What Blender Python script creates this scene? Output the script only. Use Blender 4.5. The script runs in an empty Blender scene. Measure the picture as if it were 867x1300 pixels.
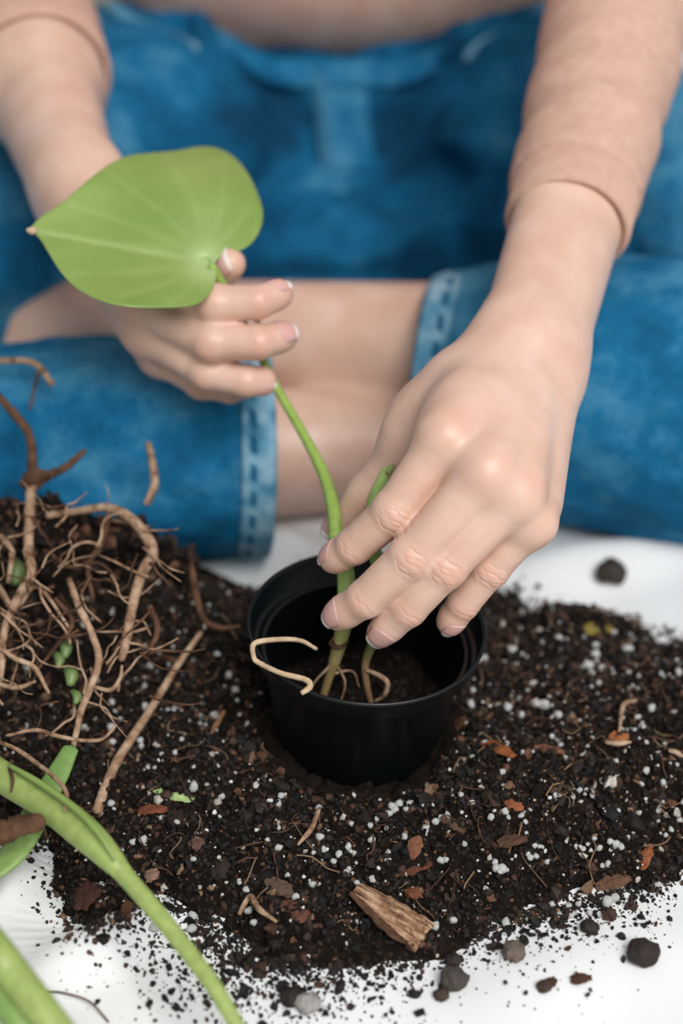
import bpy, math, random
import numpy as np
from mathutils import Vector
random.seed(7)
rng = np.random.default_rng(7)
S = bpy.context.scene
C = S.collection

# ------------------------------------------------------------------ camera
PITCH = math.radians(34.3)
CAM = np.array([0.0, -0.469, 0.45])
FPX = 1300 * 50 / 36.0
FW = np.array([0, math.cos(PITCH), -math.sin(PITCH)])
UP = np.array([0, math.sin(PITCH), math.cos(PITCH)])
cd = bpy.data.cameras.new('camera')
cam = bpy.data.objects.new('camera', cd)
C.objects.link(cam)
cam.location = CAM
cam.rotation_euler = (math.pi / 2 - PITCH, 0, 0)
cd.sensor_fit = 'VERTICAL'
cd.sensor_height = 36
cd.lens = 50
cd.clip_start = 0.02
cd.dof.use_dof = True
cd.dof.focus_distance = 0.568
cd.dof.aperture_fstop = 3.4
cd.dof.aperture_blades = 0
S.camera = cam

# ------------------------------------------------------------------ light
S.view_settings.view_transform = 'Standard'
S.view_settings.look = 'None'
S.view_settings.gamma = 1
S.view_settings.use_curve_mapping = False
S.view_settings.exposure = 0.0
w = bpy.data.worlds.new('world')
S.world = w
w.use_nodes = True
bg = w.node_tree.nodes['Background']
bg.inputs[0].default_value = (0.93, 0.97, 1.0, 1)
bg.inputs[1].default_value = 0.38


def area(name, loc, target, size, power, color):
    l = bpy.data.lights.new(name, 'AREA')
    l.shape = 'RECTANGLE'
    l.size, l.size_y = size
    l.energy = power
    l.color = color
    o = bpy.data.objects.new(name, l)
    C.objects.link(o)
    o.location = loc
    o.rotation_euler = (Vector(target) - Vector(loc)).to_track_quat('-Z', 'Y').to_euler()
    return o


area('window_light', (0.62, -1.15, 1.8), (0.0, 0.08, 0.05), (1.3, 1.3), 49, (1.0, 0.985, 0.965))


# ------------------------------------------------------------------ helpers
def P(px, py, d):
    """a point seen at pixel (px,py), d metres in front of the lens"""
    u = (px - 433.5) / FPX
    v = (650 - py) / FPX
    return CAM + d * (FW + v * UP + u * np.array([1.0, 0, 0]))


def G(px, py, z=0.0):
    """the point of the level plane z under pixel (px,py)"""
    r = P(px, py, 1.0) - CAM
    return CAM + r * ((z - CAM[2]) / r[2])


def nrm(a):
    a = np.asarray(a, float)
    return a / (np.linalg.norm(a, axis=-1, keepdims=True) + 1e-12)


def empty(name, loc, label, cat, group=None):
    o = bpy.data.objects.new(name, None)
    C.objects.link(o)
    o.location = loc
    o.empty_display_size = 0.02
    tag(o, label, cat, group)
    bpy.context.view_layer.update()
    return o


def tag(o, label=None, cat=None, group=None, kind=None):
    if label: o['label'] = label
    if cat: o['category'] = cat
    if group: o['group'] = group
    if kind: o['kind'] = kind
    return o


def mesh(name, v, f, smooth=True, attrs=None, col=None):
    """f: (n,3) or (n,4) int array, or a list of such arrays"""
    me = bpy.data.meshes.new(name)
    v = np.asarray(v, np.float32)
    fs = f if isinstance(f, list) else [f]
    fs = [np.asarray(a, np.int32) for a in fs if len(a)]
    loops = np.concatenate([a.ravel() for a in fs])
    tot = np.concatenate([np.full(len(a), a.shape[1], np.int32) for a in fs])
    start = np.concatenate([[0], np.cumsum(tot)[:-1]]).astype(np.int32)
    me.vertices.add(len(v))
    me.vertices.foreach_set('co', v.ravel())
    me.loops.add(len(loops))
    me.loops.foreach_set('vertex_index', loops)
    me.polygons.add(len(tot))
    me.polygons.foreach_set('loop_start', start)
    me.polygons.foreach_set('loop_total', tot)
    me.polygons.foreach_set('use_smooth', np.full(len(tot), smooth, bool))
    me.update(calc_edges=True)
    me.validate()
    for k, a in (attrs or {}).items():
        at = me.attributes.new(k, 'FLOAT', 'POINT')
        at.data.foreach_set('value', np.asarray(a, np.float32))
    if col is not None:
        at = me.attributes.new('tint', 'FLOAT_COLOR', 'POINT')
        c4 = np.ones((len(v), 4), np.float32)
        c4[:, :3] = col
        at.data.foreach_set('color', c4.ravel())
    return me


def obj(name, me, m, parent=None, origin=None):
    """link a mesh given in world coordinates; with a parent its coordinates stay where they are"""
    o = bpy.data.objects.new(name, me)
    if m is not None:
        me.materials.clear()
        me.materials.append(m)
    C.objects.link(o)
    if parent is not None:
        o.parent = parent
        bpy.context.view_layer.update()
        o.matrix_parent_inverse = parent.matrix_world.inverted()
    elif origin is not None:
        me.transform(__import__('mathutils').Matrix.Translation(-Vector(origin)))
        o.location = origin
    return o


def catmull(pts, n):
    pts = np.asarray(pts, float)
    q = np.vstack([2 * pts[0] - pts[1], pts, 2 * pts[-1] - pts[-2]])
    out = []
    for i in range(len(pts) - 1):
        p0, p1, p2, p3 = q[i:i + 4]
        t = np.linspace(0, 1, n, endpoint=False)[:, None]
        out.append(0.5 * (2 * p1 + (p2 - p0) * t + (2 * p0 - 5 * p1 + 4 * p2 - p3) * t ** 2
                          + (3 * p1 - p0 - 3 * p2 + p3) * t ** 3))
    out.append(pts[-1:])
    return np.vstack(out)


def tube(pts, rad, sides=8, sub=6, flat=1.0, jit=0.0, ref=(0.13, 0.3, 0.94)):
    """swept closed tube through pts (k,3) with radii rad (k); returns verts, [quads, tris]"""
    pts = np.asarray(pts, float)
    rad = np.broadcast_to(np.asarray(rad, float), (len(pts),))
    pr = catmull(np.column_stack([pts, rad]), sub)
    p, r = pr[:, :3], np.maximum(pr[:, 3], 1e-5)
    t = nrm(np.gradient(p, axis=0))
    up = np.array(ref, float)
    n1 = nrm(np.cross(t, up))
    n2 = np.cross(n1, t)
    a = np.linspace(0, 2 * np.pi, sides, endpoint=False)
    rr = r[:, None] * (1 + jit * rng.normal(size=(len(p), sides)))
    v = p[:, None] + rr[..., None] * (np.cos(a)[None, :, None] * n1[:, None] + flat * np.sin(a)[None, :, None] * n2[:, None])
    m = len(p)
    v = v.reshape(-1, 3)
    i = np.arange(m - 1)[:, None] * sides
    j = np.arange(sides)[None]
    j2 = (j + 1) % sides
    q = np.stack([i + j, i + j2, i + sides + j2, i + sides + j], -1).reshape(-1, 4)
    v = np.vstack([v, p[0] - t[0] * r[0] * .5, p[-1] + t[-1] * r[-1] * .5])
    c0, c1 = len(v) - 2, len(v) - 1
    jj = np.arange(sides)
    jk = (jj + 1) % sides
    t1 = np.stack([np.full(sides, c0), jk, jj], -1)
    b = (m - 1) * sides
    t2 = np.stack([np.full(sides, c1), b + jj, b + jk], -1)
    return v, [q, np.vstack([t1, t2])]


def lathe(prof, n=96, closed=False):
    """prof list of (r,z); open profile revolved about z"""
    prof = np.asarray(prof, float)
    a = np.linspace(0, 2 * np.pi, n, endpoint=False)
    v = np.stack([prof[:, None, 0] * np.cos(a), prof[:, None, 0] * np.sin(a),
                  np.repeat(prof[:, 1:2], n, 1)], -1).reshape(-1, 3)
    m = len(prof)
    i = np.arange(m - 1)[:, None] * n
    j = np.arange(n)[None]
    j2 = (j + 1) % n
    q = np.stack([i + j, i + j2, i + n + j2, i + n + j], -1).reshape(-1, 4)
    return v, q


def grid_faces(nu, nv):
    i = np.arange(nu - 1)[:, None] * nv
    j = np.arange(nv - 1)[None]
    return np.stack([i + j, i + nv + j, i + nv + j + 1, i + j + 1], -1).reshape(-1, 4)


# value noise
_lat = rng.random((64, 64, 64)).astype(np.float32) * 2 - 1


def vnoise(p):
    p = np.asarray(p, float)
    i = np.floor(p).astype(int)
    f = p - i
    f = f * f * f * (f * (f * 6 - 15) + 10)
    i &= 63
    k = (i + 1) & 63
    x0, y0, z0 = i.T
    x1, y1, z1 = k.T
    fx, fy, fz = f.T
    c00 = _lat[x0, y0, z0] * (1 - fx) + _lat[x1, y0, z0] * fx
    c10 = _lat[x0, y1, z0] * (1 - fx) + _lat[x1, y1, z0] * fx
    c01 = _lat[x0, y0, z1] * (1 - fx) + _lat[x1, y0, z1] * fx
    c11 = _lat[x0, y1, z1] * (1 - fx) + _lat[x1, y1, z1] * fx
    return (c00 * (1 - fy) + c10 * fy) * (1 - fz) + (c01 * (1 - fy) + c11 * fy) * fz


def fbm(p, o=4):
    p = np.asarray(p, float)
    s, a = 0, 1.0
    for k in range(o):
        s = s + a * vnoise(p * 2 ** k + 11.3 * k)
        a *= .5
    return s


# ------------------------------------------------------------------ distance-field modelling
def rcone(p, a, b, r1, r2, n=None, s=1.0):
    a = np.asarray(a, float)
    b = np.asarray(b, float)
    if n is not None:                       # flattened along n by s
        h = ((p - a) @ n)
        p = p + np.outer(h * (1 / s - 1), n)
        hb = (b - a) @ n
        b = b + hb * (1 / s - 1) * n
    ba = b - a
    l2 = ba @ ba
    rr = r1 - r2
    a2 = l2 - rr * rr
    il2 = 1 / l2
    pa = p - a
    y = pa @ ba
    z = y - l2
    x = pa * l2 - y[:, None] * ba
    x2 = np.einsum('ij,ij->i', x, x)
    y2 = y * y * l2
    z2 = z * z * l2
    k = np.sign(rr) * rr * rr * x2
    d = (np.sqrt(x2 * a2 * il2) + y * rr) * il2 - r1
    m1 = np.sign(z) * a2 * z2 > k
    m2 = ~m1 & (np.sign(y) * a2 * y2 < k)
    d[m1] = np.sqrt(x2[m1] + z2[m1]) * il2 - r2
    d[m2] = np.sqrt(x2[m2] + y2[m2]) * il2 - r1
    return d


def ellip(p, c, r, ax=None):
    q = p - np.asarray(c)
    if ax is not None:
        q = q @ np.asarray(ax).T
    r = np.asarray(r)
    k0 = np.linalg.norm(q / r, axis=1)
    k1 = np.linalg.norm(q / (r * r), axis=1) + 1e-9
    return k0 * (k0 - 1) / k1


def smin(a, b, k):
    h = np.maximum(k - np.abs(a - b), 0) / k
    return np.minimum(a, b) - h * h * k * .25


def smax(a, b, k):
    return -smin(-a, -b, k)


def ngrad(f, v, e=4e-4):
    g = np.zeros_like(v)
    for i in range(3):
        o = np.zeros(3)
        o[i] = e
        g[:, i] = (f(v + o) - f(v - o)) / (2 * e)
    return g


def project(f, v, it=2, off=0.0):
    for _ in range(it):
        g = ngrad(f, v)
        g2 = np.einsum('ij,ij->i', g, g) + 1e-6
        st = ((f(v) - off) / g2)[:, None] * g
        l = np.linalg.norm(st, axis=1, keepdims=True)
        v = v - st * np.minimum(1, .004 / (l + 1e-9))
    return v


def nets(f, lo, hi, h, B=8):
    lo = np.asarray(lo, float)
    hi = np.asarray(hi, float)
    nb = np.ceil((hi - lo) / (h * B)).astype(int)
    n = nb * B
    bi = np.stack(np.meshgrid(*[np.arange(k) for k in nb], indexing='ij'), -1).reshape(-1, 3)
    dc = f(lo + (bi * B + (B - 1) / 2) * h)
    vol = np.repeat(np.repeat(np.repeat(dc.reshape(nb).astype(np.float32), B, 0), B, 1), B, 2)
    keep = np.abs(dc) < B * h * 1.25
    o = np.stack(np.meshgrid(*[np.arange(B)] * 3, indexing='ij'), -1).reshape(-1, 3)
    kb = bi[keep]
    for c in range(0, len(kb), 600):
        ijk = (kb[c:c + 600, None] * B + o[None]).reshape(-1, 3)
        vol[ijk[:, 0], ijk[:, 1], ijk[:, 2]] = f(lo + ijk * h)
    ins = vol < 0
    cnt = np.zeros(tuple(n - 1), np.int8)
    for dx in (0, 1):
        for dy in (0, 1):
            for dz in (0, 1):
                cnt += ins[dx:n[0] - 1 + dx, dy:n[1] - 1 + dy, dz:n[2] - 1 + dz]
    act = (cnt > 0) & (cnt < 8)
    cells = np.argwhere(act)
    idx = np.full(act.shape, -1, np.int32)
    idx[act] = np.arange(len(cells))
    acc = np.zeros((len(cells), 3))
    num = np.zeros(len(cells))
    for ax in range(3):
        u, v = [k for k in range(3) if k != ax]
        for du in (0, 1):
            for dv in (0, 1):
                c0 = cells.copy()
                c0[:, u] += du
                c0[:, v] += dv
                c1 = c0.copy()
                c1[:, ax] += 1
                a = vol[tuple(c0.T)]
                b = vol[tuple(c1.T)]
                m = (a < 0) != (b < 0)
                t = np.where(m, a / np.where(m, a - b, 1), 0)
                pt = c0.astype(float)
                pt[:, ax] += t
                acc[m] += pt[m]
                num[m] += 1
    verts = lo + acc / num[:, None] * h
    quads = []
    for ax in range(3):
        u, v = (ax + 1) % 3, (ax + 2) % 3
        sl0 = [slice(None)] * 3
        sl1 = [slice(None)] * 3
        sl0[ax] = slice(0, n[ax] - 1)
        sl1[ax] = slice(1, n[ax])
        e = np.argwhere(ins[tuple(sl0)] != ins[tuple(sl1)])
        e = e[(e[:, u] > 0) & (e[:, v] > 0) & (e[:, u] < n[u] - 1) & (e[:, v] < n[v] - 1)]
        def at(a, b):
            c = e.copy()
            c[:, u] -= a
            c[:, v] -= b
            return idx[tuple(c.T)]
        q = np.stack([at(1, 1), at(0, 1), at(0, 0), at(1, 0)], -1)
        fl = ~ins[tuple(e.T)]
        q[fl] = q[fl][:, ::-1]
        quads.append(q)
    q = np.vstack(quads)
    q = q[(q >= 0).all(1)]
    return project(f, verts, 1), q


def subdivide(v, q):
    e = np.sort(np.stack([q, np.roll(q, -1, 1)], -1).reshape(-1, 2), 1)
    ue, inv = np.unique(e, axis=0, return_inverse=True)
    inv = inv.reshape(-1, 4)
    ev = (v[ue[:, 0]] + v[ue[:, 1]]) / 2
    fv = v[q].mean(1)
    nv, ne = len(v), len(ue)
    em = inv + nv
    fc = np.arange(len(q)) + nv + ne
    out = [np.stack([q[:, i], em[:, i], fc, em[:, i - 1]], -1) for i in range(4)]
    return np.vstack([v, ev, fv]), np.vstack(out)


# ------------------------------------------------------------------ materials
def new_mat(name):
    m = bpy.data.materials.new(name)
    m.use_nodes = True
    nt = m.node_tree
    return m, nt, nt.nodes['Principled BSDF']


def N(nt, t, **kw):
    n = nt.nodes.new(t)
    for k, v in kw.items():
        setattr(n, k, v)
    return n


def ramp(nt, stops):
    r = N(nt, 'ShaderNodeValToRGB')
    e = r.color_ramp.elements
    while len(e) < len(stops):
        e.new(.5)
    for x, (p, c) in zip(e, stops):
        x.position = p
        x.color = (*c, 1)
    return r


def noisy(name, stops, scale=20, rough=.6, bump=.0, bscale=None, detail=6, tint=None, spec=.5, dist=.001, sss=0, sssr=(1, .3, .15), stretch=None):
    m, nt, b = new_mat(name)
    co = N(nt, 'ShaderNodeTexCoord')
    src = co.outputs['Object']
    if stretch:
        mp = N(nt, 'ShaderNodeMapping')
        mp.inputs['Scale'].default_value = stretch
        nt.links.new(src, mp.inputs[0])
        src = mp.outputs[0]
    nz = N(nt, 'ShaderNodeTexNoise')
    nz.inputs['Scale'].default_value = scale
    nz.inputs['Detail'].default_value = detail
    nt.links.new(src, nz.inputs['Vector'])
    r = ramp(nt, stops)
    nt.links.new(nz.outputs['Fac'], r.inputs[0])
    out = r.outputs[0]
    if tint:
        a = N(nt, 'ShaderNodeAttribute', attribute_name='tint')
        mx = N(nt, 'ShaderNodeMix', data_type='RGBA', blend_type='MULTIPLY')
        mx.inputs[0].default_value = 1
        nt.links.new(a.outputs['Color'], mx.inputs[6])
        nt.links.new(out, mx.inputs[7])
        out = mx.outputs[2]
    nt.links.new(out, b.inputs['Base Color'])
    b.inputs['Roughness'].default_value = rough
    b.inputs['Specular IOR Level'].default_value = spec
    if sss:
        b.inputs['Subsurface Weight'].default_value = sss
        b.inputs['Subsurface Radius'].default_value = sssr
        b.inputs['Subsurface Scale'].default_value = .004
    if bump:
        n2 = N(nt, 'ShaderNodeTexNoise')
        n2.inputs['Scale'].default_value = bscale or scale * 4
        n2.inputs['Detail'].default_value = 5
        nt.links.new(src, n2.inputs['Vector'])
        bp = N(nt, 'ShaderNodeBump')
        bp.inputs['Strength'].default_value = bump
        bp.inputs['Distance'].default_value = dist
        nt.links.new(n2.outputs['Fac'], bp.inputs['Height'])
        nt.links.new(bp.outputs[0], b.inputs['Normal'])
    return m


def skin_mat():
    m, nt, b = new_mat('skin')
    co = N(nt, 'ShaderNodeTexCoord')
    nz = N(nt, 'ShaderNodeTexNoise')
    nz.inputs['Scale'].default_value = 55
    nz.inputs['Detail'].default_value = 5
    nt.links.new(co.outputs['Object'], nz.inputs['Vector'])
    r = ramp(nt, [(.3, (.66, .42, .32)), (.55, (.71, .475, .375)), (.75, (.755, .53, .44))])
    nt.links.new(nz.outputs['Fac'], r.inputs[0])
    a = N(nt, 'ShaderNodeAttribute', attribute_name='flush')
    mx = N(nt, 'ShaderNodeMix', data_type='RGBA')
    nt.links.new(a.outputs['Fac'], mx.inputs[0])
    nt.links.new(r.outputs[0], mx.inputs[6])
    mx.inputs[7].default_value = (.62, .27, .18, 1)
    nt.links.new(mx.outputs[2], b.inputs['Base Color'])
    b.inputs['Roughness'].default_value = .38
    b.inputs['Specular IOR Level'].default_value = .45
    b.inputs['Subsurface Weight'].default_value = .22
    b.inputs['Subsurface Radius'].default_value = (1, .32, .16)
    b.inputs['Subsurface Scale'].default_value = .004
    vo = N(nt, 'ShaderNodeTexVoronoi')
    vo.inputs['Scale'].default_value = 900
    n2 = N(nt, 'ShaderNodeTexNoise')
    n2.inputs['Scale'].default_value = 350
    n2.inputs['Detail'].default_value = 4
    for x in (vo, n2):
        nt.links.new(co.outputs['Object'], x.inputs['Vector'])
    ad = N(nt, 'ShaderNodeMath', operation='ADD')
    nt.links.new(vo.outputs['Distance'], ad.inputs[0])
    nt.links.new(n2.outputs['Fac'], ad.inputs[1])
    bp = N(nt, 'ShaderNodeBump')
    bp.inputs['Strength'].default_value = .12
    bp.inputs['Distance'].default_value = .0004
    nt.links.new(ad.outputs[0], bp.inputs['Height'])
    nt.links.new(bp.outputs[0], b.inputs['Normal'])
    return m


def denim_mat(name, dark, mid, light):
    m, nt, b = new_mat(name)
    co = N(nt, 'ShaderNodeTexCoord')
    nz = N(nt, 'ShaderNodeTexNoise')
    nz.inputs['Scale'].default_value = 17
    nz.inputs['Detail'].default_value = 8
    nz.inputs['Roughness'].default_value = .72
    nt.links.new(co.outputs['Object'], nz.inputs['Vector'])
    a = N(nt, 'ShaderNodeAttribute', attribute_name='wear_shade')
    ad = N(nt, 'ShaderNodeMath', operation='ADD')
    nt.links.new(nz.outputs['Fac'], ad.inputs[0])
    nt.links.new(a.outputs['Fac'], ad.inputs[1])
    r = ramp(nt, [(.28, dark), (.52, mid), (.95, light)])
    nt.links.new(ad.outputs[0], r.inputs[0])
    # twill weave
    wv = N(nt, 'ShaderNodeTexNoise')
    wv.inputs['Scale'].default_value = 420
    wv.inputs['Detail'].default_value = 2
    nt.links.new(co.outputs['Object'], wv.inputs['Vector'])
    mx = N(nt, 'ShaderNodeMix', data_type='RGBA', blend_type='OVERLAY')
    mx.inputs[0].default_value = .35
    nt.links.new(r.outputs[0], mx.inputs[6])
    nt.links.new(wv.outputs['Color'], mx.inputs[7])
    bw = N(nt, 'ShaderNodeRGBToBW')
    nt.links.new(wv.outputs['Color'], bw.inputs[0])
    nt.links.new(bw.outputs[0], mx.inputs[7])
    nt.links.new(mx.outputs[2], b.inputs['Base Color'])
    b.inputs['Roughness'].default_value = .85
    b.inputs['Specular IOR Level'].default_value = .15
    bp = N(nt, 'ShaderNodeBump')
    bp.inputs['Strength'].default_value = .3
    bp.inputs['Distance'].default_value = .0006
    nt.links.new(wv.outputs['Fac'], bp.inputs['Height'])
    nt.links.new(bp.outputs[0], b.inputs['Normal'])
    return m


def leaf_mat():
    m, nt, b = new_mat('leaf_green')
    co = N(nt, 'ShaderNodeTexCoord')
    nz = N(nt, 'ShaderNodeTexNoise')
    nz.inputs['Scale'].default_value = 28
    nz.inputs['Detail'].default_value = 4
    nt.links.new(co.outputs['Object'], nz.inputs['Vector'])
    r = ramp(nt, [(.3, (.18, .285, .058)), (.7, (.265, .37, .10))])
    nt.links.new(nz.outputs['Fac'], r.inputs[0])
    a = N(nt, 'ShaderNodeAttribute', attribute_name='vein')
    mx = N(nt, 'ShaderNodeMix', data_type='RGBA')
    nt.links.new(a.outputs['Fac'], mx.inputs[0])
    nt.links.new(r.outputs[0], mx.inputs[6])
    mx.inputs[7].default_value = (.43, .56, .25, 1)
    nt.links.new(mx.outputs[2], b.inputs['Base Color'])
    b.inputs['Roughness'].default_value = .38
    b.inputs['Subsurface Weight'].default_value = .15
    b.inputs['Subsurface Radius'].default_value = (.6, 1, .2)
    b.inputs['Subsurface Scale'].default_value = .003
    return m


def stem_mat(name, axis_stops):
    m, nt, b = new_mat(name)
    a = N(nt, 'ShaderNodeAttribute', attribute_name='along')
    r = ramp(nt, axis_stops)
    nt.links.new(a.outputs['Fac'], r.inputs[0])
    co = N(nt, 'ShaderNodeTexCoord')
    nz = N(nt, 'ShaderNodeTexNoise')
    nz.inputs['Scale'].default_value = 260
    nz.inputs['Detail'].default_value = 4
    nt.links.new(co.outputs['Object'], nz.inputs['Vector'])
    mx = N(nt, 'ShaderNodeMix', data_type='RGBA', blend_type='OVERLAY')
    mx.inputs[0].default_value = .35
    nt.links.new(r.outputs[0], mx.inputs[6])
    nt.links.new(nz.outputs['Fac'], mx.inputs[7])
    nt.links.new(mx.outputs[2], b.inputs['Base Color'])
    b.inputs['Roughness'].default_value = .42
    b.inputs['Subsurface Weight'].default_value = .1
    b.inputs['Subsurface Radius'].default_value = (.6, 1, .3)
    b.inputs['Subsurface Scale'].default_value = .002
    return m


def tint_mat(name, rough=.9, bump=.5, spec=.2, sc=500):
    return noisy(name, [(.3, (.7, .7, .7)), (.7, (1.25, 1.2, 1.15))], scale=sc, rough=rough, bump=bump, bscale=sc * 1.6, tint=True, spec=spec, dist=.0006)


M_skin = skin_mat()
M_nail = noisy('nail', [(.3, (.66, .35, .31)), (.7, (.74, .43, .39))], scale=120, rough=.2, sss=.15)
M_nailtip = noisy('nail_tip', [(.3, (.84, .76, .70)), (.7, (.90, .84, .78))], scale=120, rough=.3)
M_denim = denim_mat('denim', (.0025, .050, .115), (.007, .135, .285), (.15, .41, .56))
M_denim2 = denim_mat('denim_seam', (.012, .10, .20), (.10, .29, .44), (.42, .60, .70))
M_knit = noisy('knit', [(.3, (.56, .345, .265)), (.7, (.64, .415, .335))], scale=160, rough=.85, bump=.35, bscale=900, spec=.15, dist=.0006)
M_pot = noisy('pot_plastic', [(.3, (.0012, .0026, .0032)), (.7, (.002, .0038, .0046))], scale=40, rough=.34, bump=.12, bscale=700, spec=.45, dist=.0003)
M_leaf = leaf_mat()
GR = [(0, (.30, .44, .09)), (.55, (.27, .41, .08)), (.72, (.33, .46, .12)), (.82, (.30, .24, .10)), (1, (.20, .105, .05))]
M_stem = stem_mat('petiole_green', GR)
M_stem2 = stem_mat('stem_green', [(0, (.30, .40, .11)), (1, (.34, .43, .13))])
M_stemd = stem_mat('sheath_green', [(0, (.16, .28, .07)), (1, (.24, .36, .10))])
M_shoot = stem_mat('shoot_green', [(0, (.10, .17, .05)), (1, (.17, .24, .08))])
M_root = noisy('root_tan', [(.32, (.13, .066, .036)), (.48, (.34, .21, .13)), (.68, (.52, .37, .26))], scale=190, rough=.8, bump=.5, bscale=500, spec=.2)
M_rootd = noisy('root_dark', [(.3, (.035, .018, .011)), (.7, (.16, .08, .045))], scale=120, rough=.85, bump=.5, bscale=500, spec=.2)
M_rootp = noisy('root_pale', [(.3, (.40, .27, .16)), (.7, (.62, .47, .32))], scale=150, rough=.7, bump=.3, bscale=500, spec=.25)
M_soil = noisy('soil', [(.3, (.0035, .0024, .0018)), (.55, (.010, .0065, .0045)), (.75, (.028, .016, .010))], scale=220, rough=.93, bump=1, bscale=600, spec=.15, dist=.0015)
M_crumb = tint_mat('soil_crumb', rough=.72, spec=.4)
M_perl = noisy('perlite_white', [(.3, (.55, .55, .53)), (.7, (.80, .80, .78))], scale=500, rough=.85, bump=.7, bscale=900, spec=.2, dist=.0006)
M_bark = tint_mat('bark', rough=.85, bump=.8, sc=420)
M_wood = noisy('split_wood', [(.3, (.05, .024, .013)), (.5, (.32, .19, .11)), (.72, (.55, .39, .27))], scale=60, rough=.85, bump=1, bscale=160, spec=.15, stretch=(1, 8, 8))
M_sheet = noisy('white_cloth', [(.3, (.76, .77, .77)), (.7, (.83, .84, .84))], scale=14, rough=.9, bump=.12, bscale=900, spec=.1, dist=.0004)
M_floor = noisy('floor_board', [(.3, (.42, .37, .30)), (.7, (.52, .46, .38))], scale=5, rough=.6, bump=.1, bscale=60, stretch=(1, 6, 1))


def fat(v, f, o=None):
    return v, f


# ------------------------------------------------------------------ floor and sheet
def box_grid(x0, x1, y0, y1, nx, ny, zf):
    x = np.linspace(x0, x1, nx)
    y = np.linspace(y0, y1, ny)
    X, Y = np.meshgrid(x, y, indexing='ij')
    v = np.stack([X, Y, zf(X, Y)], -1).reshape(-1, 3)
    return v, grid_faces(nx, ny)


SHEET_T = .0025
fv = np.array([[x, y, z] for z in (-.03, -.0) for x, y in ((-3, -2.5), (3, -2.5), (3, 3.5), (-3, 3.5))], float)
ff = np.array([[3, 2, 1, 0], [4, 5, 6, 7], [0, 1, 5, 4], [1, 2, 6, 5], [2, 3, 7, 6], [3, 0, 4, 7]])
fv[:, 2] -= .002
tag(obj('floor', mesh('floor', fv, ff, False), M_floor), 'plain beige floor beyond the left edge of the white sheet', kind='structure')


def sheet_z(X, Y):
    p = np.stack([X.ravel() * 9, Y.ravel() * 9, 0 * X.ravel()], -1)
    z = .0035 * (fbm(p, 3).reshape(X.shape) + .9)
    # pressed flat under the soil, a few soft folds in front and at the left
    def ridge(a, b, wd, hh):
        a = np.asarray(a)[:2]
        b = np.asarray(b)[:2]
        t = np.clip(((X - a[0]) * (b - a)[0] + (Y - a[1]) * (b - a)[1]) / ((b - a) @ (b - a)), 0, 1)
        dx = X - a[0] - t * (b - a)[0]
        dy = Y - a[1] - t * (b - a)[1]
        return hh * np.exp(-(dx * dx + dy * dy) / wd ** 2) * (.35 + .65 * np.sin(np.pi * np.clip(t, .05, .95)))
    z = z + ridge(G(215, 1160), G(20, 1290), .010, .011)
    z = z + ridge(G(30, 1085), G(5, 1210), .009, .012)
    z = z + ridge(G(560, 1290), G(900, 1180), .020, .005)
    z = z + ridge(G(640, 735), G(900, 700), .018, .012)
    z = z + ridge(G(320, 690), G(420, 720), .014, .010)
    flat = np.exp(-(((X - .05) / .19) ** 2 + ((Y + .02) / .085) ** 2) ** 2)
    return .0012 + z * (1 - .9 * flat)


sx0 = -.33
sv, sf = box_grid(sx0, 1.0, -.75, 1.1, 420, 520, sheet_z)
# the left hem of the sheet wanders
sv[:, 0] += (.010 * np.sin(sv[:, 1] * 30) + .195 * np.exp(-((sv[:, 1] + .092) / .036) ** 2)) * np.exp(-((sv[:, 0] - sx0) / .42) ** 2)
sv[:, 2] = sheet_z(sv[:, 0], sv[:, 1])
n0 = len(sv)
low = sv.copy()
low[:, 2] -= .0011
nx, ny = 420, 520
ii = np.arange(nx * ny).reshape(nx, ny)
loop = np.concatenate([ii[:, 0], ii[-1, 1:], ii[-2::-1, -1], ii[0, -2:0:-1]])
l2 = np.roll(loop, -1)
side = np.stack([loop, l2, l2 + n0, loop + n0], -1)[:, ::-1]
sheet = obj('ground_sheet', mesh('ground_sheet', np.vstack([sv, low]), np.vstack([sf, sf[:, ::-1] + n0, side])), M_sheet)
tag(sheet, 'white cloth sheet spread on the floor under the soil and the seated person', 'sheet')


def sheet_at(x, y):
    return sheet_z(np.atleast_1d(np.asarray(x, float)), np.atleast_1d(np.asarray(y, float)))


# ------------------------------------------------------------------ soil heap
POLY_PX = [(36, 1078), (60, 1130), (95, 1195), (160, 1195), (215, 1150), (280, 1180), (350, 1195), (430, 1205), (540, 1190),
           (620, 1160), (700, 1150), (780, 1125), (840, 1098), (900, 1075), (1010, 1050), (1060, 900), (1000, 800), (867, 800),
           (790, 770), (720, 765), (650, 738), (560, 700), (400, 725), (310, 760), (240, 720), (150, 690), (50, 680),
           (-100, 680), (-220, 800), (-200, 1000), (-60, 1060)]
POLY = np.array([G(x, y, .010)[:2] for x, y in POLY_PX])


def poly_sd(x, y):
    """signed distance to the heap's outline, positive inside"""
    x = np.asarray(x, float)
    y = np.asarray(y, float)
    best = np.full(x.shape, 1e9)
    ins = np.zeros(x.shape, bool)
    for a, b in zip(POLY, np.roll(POLY, -1, 0)):
        e = b - a
        t = np.clip(((x - a[0]) * e[0] + (y - a[1]) * e[1]) / (e @ e), 0, 1)
        best = np.minimum(best, np.hypot(x - a[0] - t * e[0], y - a[1] - t * e[1]))
        c = (a[1] > y) != (b[1] > y)
        with np.errstate(divide='ignore', invalid='ignore'):
            ins ^= c & (x < (b[0] - a[0]) * (y - a[1]) / (b[1] - a[1] + 1e-12) + a[0])
    return np.where(ins, best, -best)


POT_X, POT_Y = .0068, .0
CL = G(60, 760, .03)       # middle of the root clump


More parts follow.
